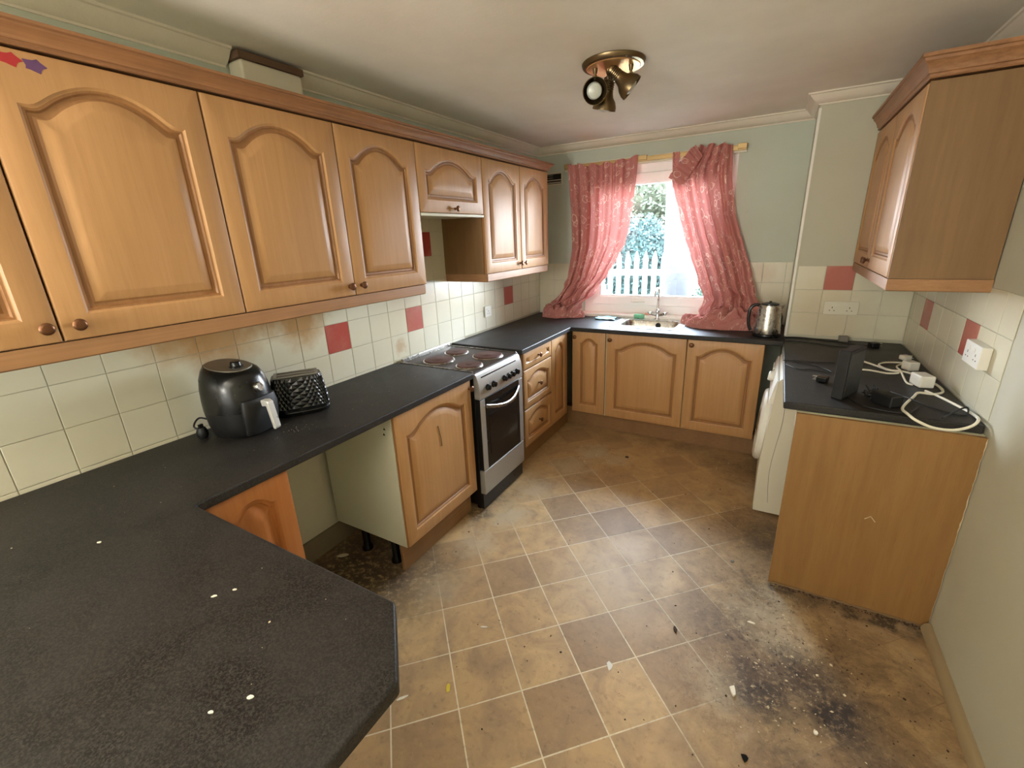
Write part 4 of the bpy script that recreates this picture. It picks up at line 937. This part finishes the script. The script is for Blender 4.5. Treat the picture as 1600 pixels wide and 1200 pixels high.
# ------------------------------------------------------------------ things on the right worktop
def cables():
    ZT = .905
    e = empty('speaker_box', (2.32, 2.34, ZT), math.degrees(math.atan2(.145, .118))-90+0); tag(e, 'black upright box like a speaker standing on the right worktop', 'speaker')
    # local y along the wide face (toward the right far), local x thickness
    e.rotation_euler = (0, 0, math.atan2(.16, .077)-math.pi/2)
    MB().box(-.022, .022, -.082, .082, 0, .214).build('case', 'blackmatt', e, bevel=.004, seg=3)
    MB().box(.022, .0245, -.074, .074, .012, .202).build('front_grille', 'charcoal', e, bevel=.001)
    def cable(nm, label, pts, r, mat, cat='cable'):
        pts = [(x, y, max(z, ZT+r) if y > 2.15 else z) for x, y, z in pts]; o = MB().tube(smoothpath(pts, 8), r, 8).build(nm, mat, smooth=True); tag(o, label, cat); return o
    z = ZT+.005
    cable('extension_lead', 'thick white extension cable looping over the front edge of the right worktop', [(2.40, 2.99, z), (2.46, 2.985, z), (2.52, 2.89, z), (2.545, 2.79, z+.012), (2.60, 2.75, z+.02), (2.665, 2.71, z+.006), (2.695, 2.62, z), (2.69, 2.53, z), (2.65, 2.48, z), (2.60, 2.48, z), (2.57, 2.41, z), (2.525, 2.30, z), (2.50, 2.22, z), (2.505, 2.155, z+.003), (2.53, 2.135, z-.012), (2.58, 2.130, z-.030), (2.635, 2.130, z-.030), (2.68, 2.134, z-.010), (2.705, 2.16, z+.010), (2.715, 2.24, z+.004), (2.70, 2.33, z), (2.665, 2.44, z), (2.63, 2.52, z)], .0052, 'cablewhite')
    cable('extension_lead', 'white cable hooped behind the speaker box towards the small plug', [(2.40, 2.80, z), (2.47, 2.80, z), (2.535, 2.76, z+.003), (2.575, 2.76, z+.012), (2.53, 2.83, z+.01), (2.52, 2.91, z+.008), (2.565, 3.00, z), (2.635, 3.02, z), (2.66, 2.98, z)], .0046, 'cablewhite')
    cable('power_lead', 'thin white lead curling down between the two white plugs', [(2.65, 3.00, z+.01), (2.605, 2.95, z), (2.585, 2.85, z+.012), (2.58, 2.75, z+.022), (2.585, 2.64, z), (2.60, 2.60, z)], .0042, 'cablewhite')
    b = 2.096
    cable('black_lead', 'long black lead at the back of the right worktop', [(2.07, 3.42, ZT+.004), (2.10, 3.50, ZT+.004), (2.18, 3.53, ZT+.004), (2.30, 3.50, ZT+.004), (2.45, 3.44, ZT+.004), (2.55, 3.41, ZT+.004)], .004, 'cableblack')
    cable('black_lead', 'second black lead running in front of the back lead', [(2.09, 3.40, ZT+.004), (2.2, 3.40, ZT+.004), (2.34, 3.35, ZT+.004), (2.46, 3.33, ZT+.004), (2.53, 3.37, ZT+.004)], .003, 'cableblack')
    cable('black_lead', 'thin black lead from the left edge to behind the speaker box', [(2.088, 2.86, ZT+.004), (2.16, 2.88, ZT+.004), (2.24, 2.88, ZT+.004), (2.33, 2.90, ZT+.004)], .0025, 'cableblack')
    cable('black_lead', 'thin black lead looping left of the speaker box', [(2.10, 2.78, ZT+.004), (2.16, 2.70, ZT+.004), (2.22, 2.72, ZT+.004), (2.30, 2.70, ZT+.004), (2.24, 2.80, ZT+.004), (2.14, 2.85, ZT+.004)], .0025, 'cableblack')
    cable('black_lead', 'black wire crossing the front right corner of the worktop', [(2.50, 2.45, z), (2.55, 2.36, z+.004), (2.59, 2.30, z), (2.64, 2.25, z), (2.69, 2.235, z), (2.708, 2.29, z+.014), (2.68, 2.27, z+.010), (2.61, 2.17, z)], .003, 'cableblack')
    cable('black_lead', 'thin black wire trailing in front of the speaker box', [(2.33, 2.30, z-.001), (2.36, 2.22, z-.001), (2.42, 2.18, z-.001), (2.50, 2.17, z-.001), (2.53, 2.21, z-.001), (2.56, 2.27, z)], .0025, 'cableblack')
    def plug(label, x, y, rz, s=1, mat='white', nm='plug', h=.03, d=(.05, .05)):
        e = empty(nm, (x, y, ZT), rz); tag(e, label, 'plug'); w, l = d
        MB().box(-w/2*s, w/2*s, -l/2*s, l/2*s, .0, h*s).build('plug_body', mat, e, bevel=.006, seg=3)
        mb = MB().box(-.003, .003, l/2*s, l/2*s+.02, .02*s, .024*s).box(-.014, -.008, l/2*s, l/2*s+.016, .008, .011).box(.008, .014, l/2*s, l/2*s+.016, .008, .011); mb.build('pin', 'steel', e)
    plug('smaller white plug on the right worktop, nearer the back wall', 2.645, 2.90, 25, 1, 'white', h=.045, d=(.052, .055))
    plug('large white adaptor block among the cables by the wall', 2.635, 2.62, 15, 1, 'white', 'adaptor', h=.055, d=(.058, .085))
    plug('tiny white plug lying behind the other two by the wall', 2.665, 3.12, -60, 1, 'white', h=.025, d=(.045, .04))
    plug('black plug adaptor in a tangle near the front of the right worktop', 2.455, 2.27, 40, 1, 'blackmatt', 'adaptor', h=.05, d=(.06, .09))
    plug('black plug on its side left of the speaker box', 2.25, 2.52, 70, 1, 'black', h=.028, d=(.045, .045))
    plug('black plug at the back of the right worktop near the wall', 2.565, 3.40, -70, 1, 'blackmatt', h=.028, d=(.05, .045))
    plug('grey round plug against the tiles behind the speaker box', 2.42, 3.50, 10, 1, 'grey', h=.04, d=(.05, .035))
    mb = MB(); rr = random.Random(4)
    for k in range(7):
        p = [(2.41+rr.uniform(-.03, .03), 2.34+rr.uniform(-.05, .05), ZT+.006+rr.uniform(0, .045)) for _ in range(5)]; mb.tube(smoothpath(p, 5), .0022, 6)
    o = mb.build('wire_tangle', 'cableblack', smooth=True); tag(o, 'tangle of thin black wires beside the black adaptor', 'wires', kind='stuff')
    r = MB().box(2.632, 2.72, 2.20, 2.70, ZT, ZT+.004).build('grimy_strip', 'dark') if 0 else None
cables()
# ------------------------------------------------------------------ debris
def debris():
    rr = random.Random(21)
    def shard(nm, label, x, y, z, sx, sy, mat, rz, cat='scrap', th=.002):
        pts = []
        n = 7
        for k in range(n):
            a = 2*math.pi*k/n; q = rr.uniform(.6, 1.1); pts.append((sx*q*math.cos(a), sy*q*math.sin(a)))
        o = MB().prism(pts, 0, th).build(nm, mat); o.location = (x, y, z+.0002); o.rotation_euler = (0, 0, R(rz)); tag(o, label, cat); return o
    shard('paper_scrap', 'yellow and white paper scrap on the floor near the peninsula', 1.102, .942, 0, .010, .019, 'yellow', 30)
    shard('paper_scrap', 'crooked white scrap on the tan tiles above the yellow scrap', 1.069, 1.241, 0, .022, .006, 'paper', 20)
    shard('paper_scrap', 'long thin white scrap beside the chamfered worktop corner', .976, .832, 0, .006, .028, 'paper', -35)
    shard('plastic_scrap', 'clear whitish film scrap across a floor joint', 1.612, 1.32, 0, .014, .024, 'white', 20)
    shard('plaster_chip', 'pointed cream chip at the edge of the black mould', 2.045, 1.43, 0, .011, .026, 'paper', 15, th=.008)
    shard('plastic_chip', 'black rectangular chip near the bottom of the floor', 2.098, 1.206, 0, .012, .016, 'black', 10, th=.004)
    shard('rusty_scrap', 'curled brown scrap on the floor in front of the end panel', 1.807, 1.61, 0, .007, .020, 'darkcrumb', 25, th=.006)
    shard('plaster_chip', 'small white lump on the dirty floor nearest the right wall bead', 2.30, 1.40, 0, .007, .008, 'paper', 15, th=.006)
    shard('plaster_chip', 'white flake beside the foot of the end panel', 2.085, 1.80, 0, .020, .006, 'paper', 5, th=.004)
    shard('dark_lump', 'dark brown lump on the floor before the sink cabinets', 1.18, 3.06, 0, .013, .011, 'darkcrumb', 5, th=.008)
    shard('plastic_chip', 'small grey chip on the floor left of the end panel', 1.98, 2.18, 0, .011, .010, 'grey', 5, th=.005)
    shard('rubble', 'flat torn debris in the appliance gap by the skirting', .12, 1.28, 0, .035, .016, 'crumb', 35, th=.004)
    # uncountable crumbs
    def crumbs(nm, label, mat, n, gen, zz, lo, hi):
        mb = MB()
        for k in range(n):
            x, y = gen(); s = rr.uniform(lo, hi)*rr.choice((1, 1, 1, 1.6)); a = rr.uniform(0, 6.28); c, d = math.cos(a)*s, math.sin(a)*s; e = rr.uniform(.4, .9)
            mb.add([(x+c, y+d, zz), (x-d*e, y+c*e, zz), (x-c, y-d, zz), (x+d*e, y-c*e, zz), (x, y, zz+s*.7)], [(0, 1, 4), (1, 2, 4), (2, 3, 4), (3, 0, 4), (3, 2, 1, 0)])
        o = mb.build(nm, mat); tag(o, label, 'crumbs', kind='stuff')
    def g1():
        while True:
            x = rr.uniform(.62, 2.68); y = rr.uniform(.75, 3.4)
            if rr.random() < (.12+.88*max(0, (x-1.7)/1.0)): 
                if not (x > 2.0 and y > 2.08): return x, y
    crumbs('floor_crumbs', 'dark crumbs and grit scattered over the floor', 'darkcrumb', 300, g1, .0002, .0010, .0045)
    def g2():
        if rr.random() < .45: return rr.gauss(2.2, .12), min(2.04, rr.gauss(1.65, .17))
        if rr.random() < .4: return rr.gauss(.92, .12), min(3.3, rr.gauss(3.0, .12))
        return rr.uniform(.65, 2.0), rr.uniform(.8, 3.3)
    crumbs('pale_floor_crumbs', 'pale plaster crumbs scattered over the floor', 'crumb', 260, g2, .0002, .0015, .005)
    def g3():
        while True:
            x = rr.uniform(.05, 1.48); y = rr.uniform(-.1, 1.9)
            if y > .48 and x > .56: continue
            if x+y > 1.86 and y < .52: continue
            if x < .36 and .74 < y < 1.32: continue
            return x, y
    crumbs('worktop_crumbs', 'pale crumbs on the foreground worktop', 'crumb', 50, g3, .9101, .0007, .0020)
    for i, (x, y, sx, sy, l) in enumerate(((1.024, .34, .007, .003, 'longer white crumb on the peninsula worktop, left of its centre'), (1.045, .372, .005, .003, 'short white crumb just above the longer one on the peninsula'), (1.318, .244, .007, .004, 'largest cream crumb on the peninsula near its right edge'), (1.285, .198, .006, .003, 'cream crumb below the largest one on the peninsula'), (.552, .301, .006, .004, 'round white crumb on the worktop nearest the left wall'))):
        shard('crumb', l, x, y, .91, sx, sy, 'paper', 40, 'crumb', .002)
    # dusty splash marks by the toaster are real dried crumbs too
    def g4(): return rr.gauss(.36, .035), rr.gauss(1.02, .05)
    crumbs('dried_food', 'dried splash crumbs in front of the toaster', 'crumb', 40, g4, .9101, .0006, .0018)
    def g5():
        t = rr.random(); return 2.15+.57*t, 2.098+rr.uniform(-.012, .008)
    crumbs('skirting_dirt', 'dark dirt along the foot of the end panel', 'darkcrumb', 150, g5, .0002, .002, .006)
debris()
# ------------------------------------------------------------------ garden beyond the window
def garden():
    g = MB().box(-14, 14, YW+.3, 30, -.3, -.2).build('lawn', 'grass'); tag(g, 'sunlit lawn beyond the window', 'lawn'); g['kind'] = 'structure'
    e = empty('picket_fence', (-1.5, 8.0, -.2)); tag(e, 'pale picket fence beyond the window', 'fence')
    for z in (.55, 1.12): MB().box(0, 1.95, .03, .07, z, z+.09).build('fence_rail', 'fence', e)
    first = None
    for k in range(13):
        x = .0+.153*k
        if first is None: first = MB().prism([(-.039, 0), (.039, 0), (.039, 1.40), (0, 1.52), (-.039, 1.40)], 0, .022, f=lambda a, b, z: (a, z, b)).build('picket', 'fence', e); first.location = (x, 0, 0)
        else: copyobj(first, (x, 0, 0))
    def blob(nm, label, cat, mat, c, r, seed, dens=900, leaf=.07, trunk=True):
        e = empty(nm, (c[0], c[1], -.2)); tag(e, label, cat); rs = random.Random(seed); mb = MB()
        for k in range(dens):
            th = rs.uniform(0, 2*math.pi); ph = math.acos(rs.uniform(-1, 1)); q = rs.uniform(.72, 1.0)*(1+.2*mnoise.noise(Vector((math.cos(th)*2, math.sin(th)*2, ph+seed))))
            p = Vector((r[0]*q*math.sin(ph)*math.cos(th), r[1]*q*math.sin(ph)*math.sin(th), c[2]+.2+r[2]*q*math.cos(ph)))
            a = Vector((rs.uniform(-1, 1), rs.uniform(-1, 1), rs.uniform(-1, 1))).normalized()*leaf*rs.uniform(.6, 1.4); b = a.orthogonal().normalized()*leaf*.5
            mb.add([p-a, p+b, p+a, p-b], [(0, 1, 2, 3)])
        f = mb.build('foliage', mat, e); f['kind'] = 'stuff'
        core = [(r[0]*.78*math.sin(math.pi*k/8)+.001, c[2]+.2-r[2]*.78*math.cos(math.pi*k/8)) for k in range(9)]
        MB().lathe(core, 16, None, 0, 1, r[1]/r[0]).build('inner_foliage', mat, e, smooth=True)
        if trunk: MB().tube([(0, 0, 0), (.03, 0, max(.3, c[2]*.5)), (0, 0, c[2]+.2)], [.09, .07, .03], 8).build('trunk', 'bark', e, smooth=True)
    blob('conifer', 'dark teal conifer behind the picket fence, left half of the window', 'tree', 'hedge', (-.55, 10.2, .85), (.85, .6, 1.1), 1, 9000, .045)
    blob('conifer', 'second teal conifer at the left edge of the window', 'tree', 'hedge', (-2.5, 10.6, .9), (.8, .6, 1.15), 2, 4500, .045)
    blob('leafy_tree', 'pale green tree above the conifers', 'tree', 'leaf', (-1.3, 14.0, 3.2), (2.0, 1.2, 1.5), 3, 5000, .08)
    blob('bush', 'light green bush at the lower right of the window view', 'bush', 'bush', (1.15, 8.3, .3), (.45, .35, .45), 5, 3000, .04, False)
    t = empty('tree', (.33, 9.2, -.2)); tag(t, 'thick pale grey tree trunk beyond the window', 'tree')
    MB().tube([(0, 0, 0), (.02, 0, .6), (.0, 0, 1.6), (-.03, 0, 2.6), (.05, 0, 4.0), (.2, 0, 5.5)], [.36, .29, .26, .25, .24, .2], 16).build('trunk', 'bark', t, smooth=True)
    MB().tube([(0, 0, 2.2), (-.35, 0, 3.0), (-.6, .1, 4.0)], [.12, .09, .06], 10).build('branch', 'bark', t, smooth=True)
garden()
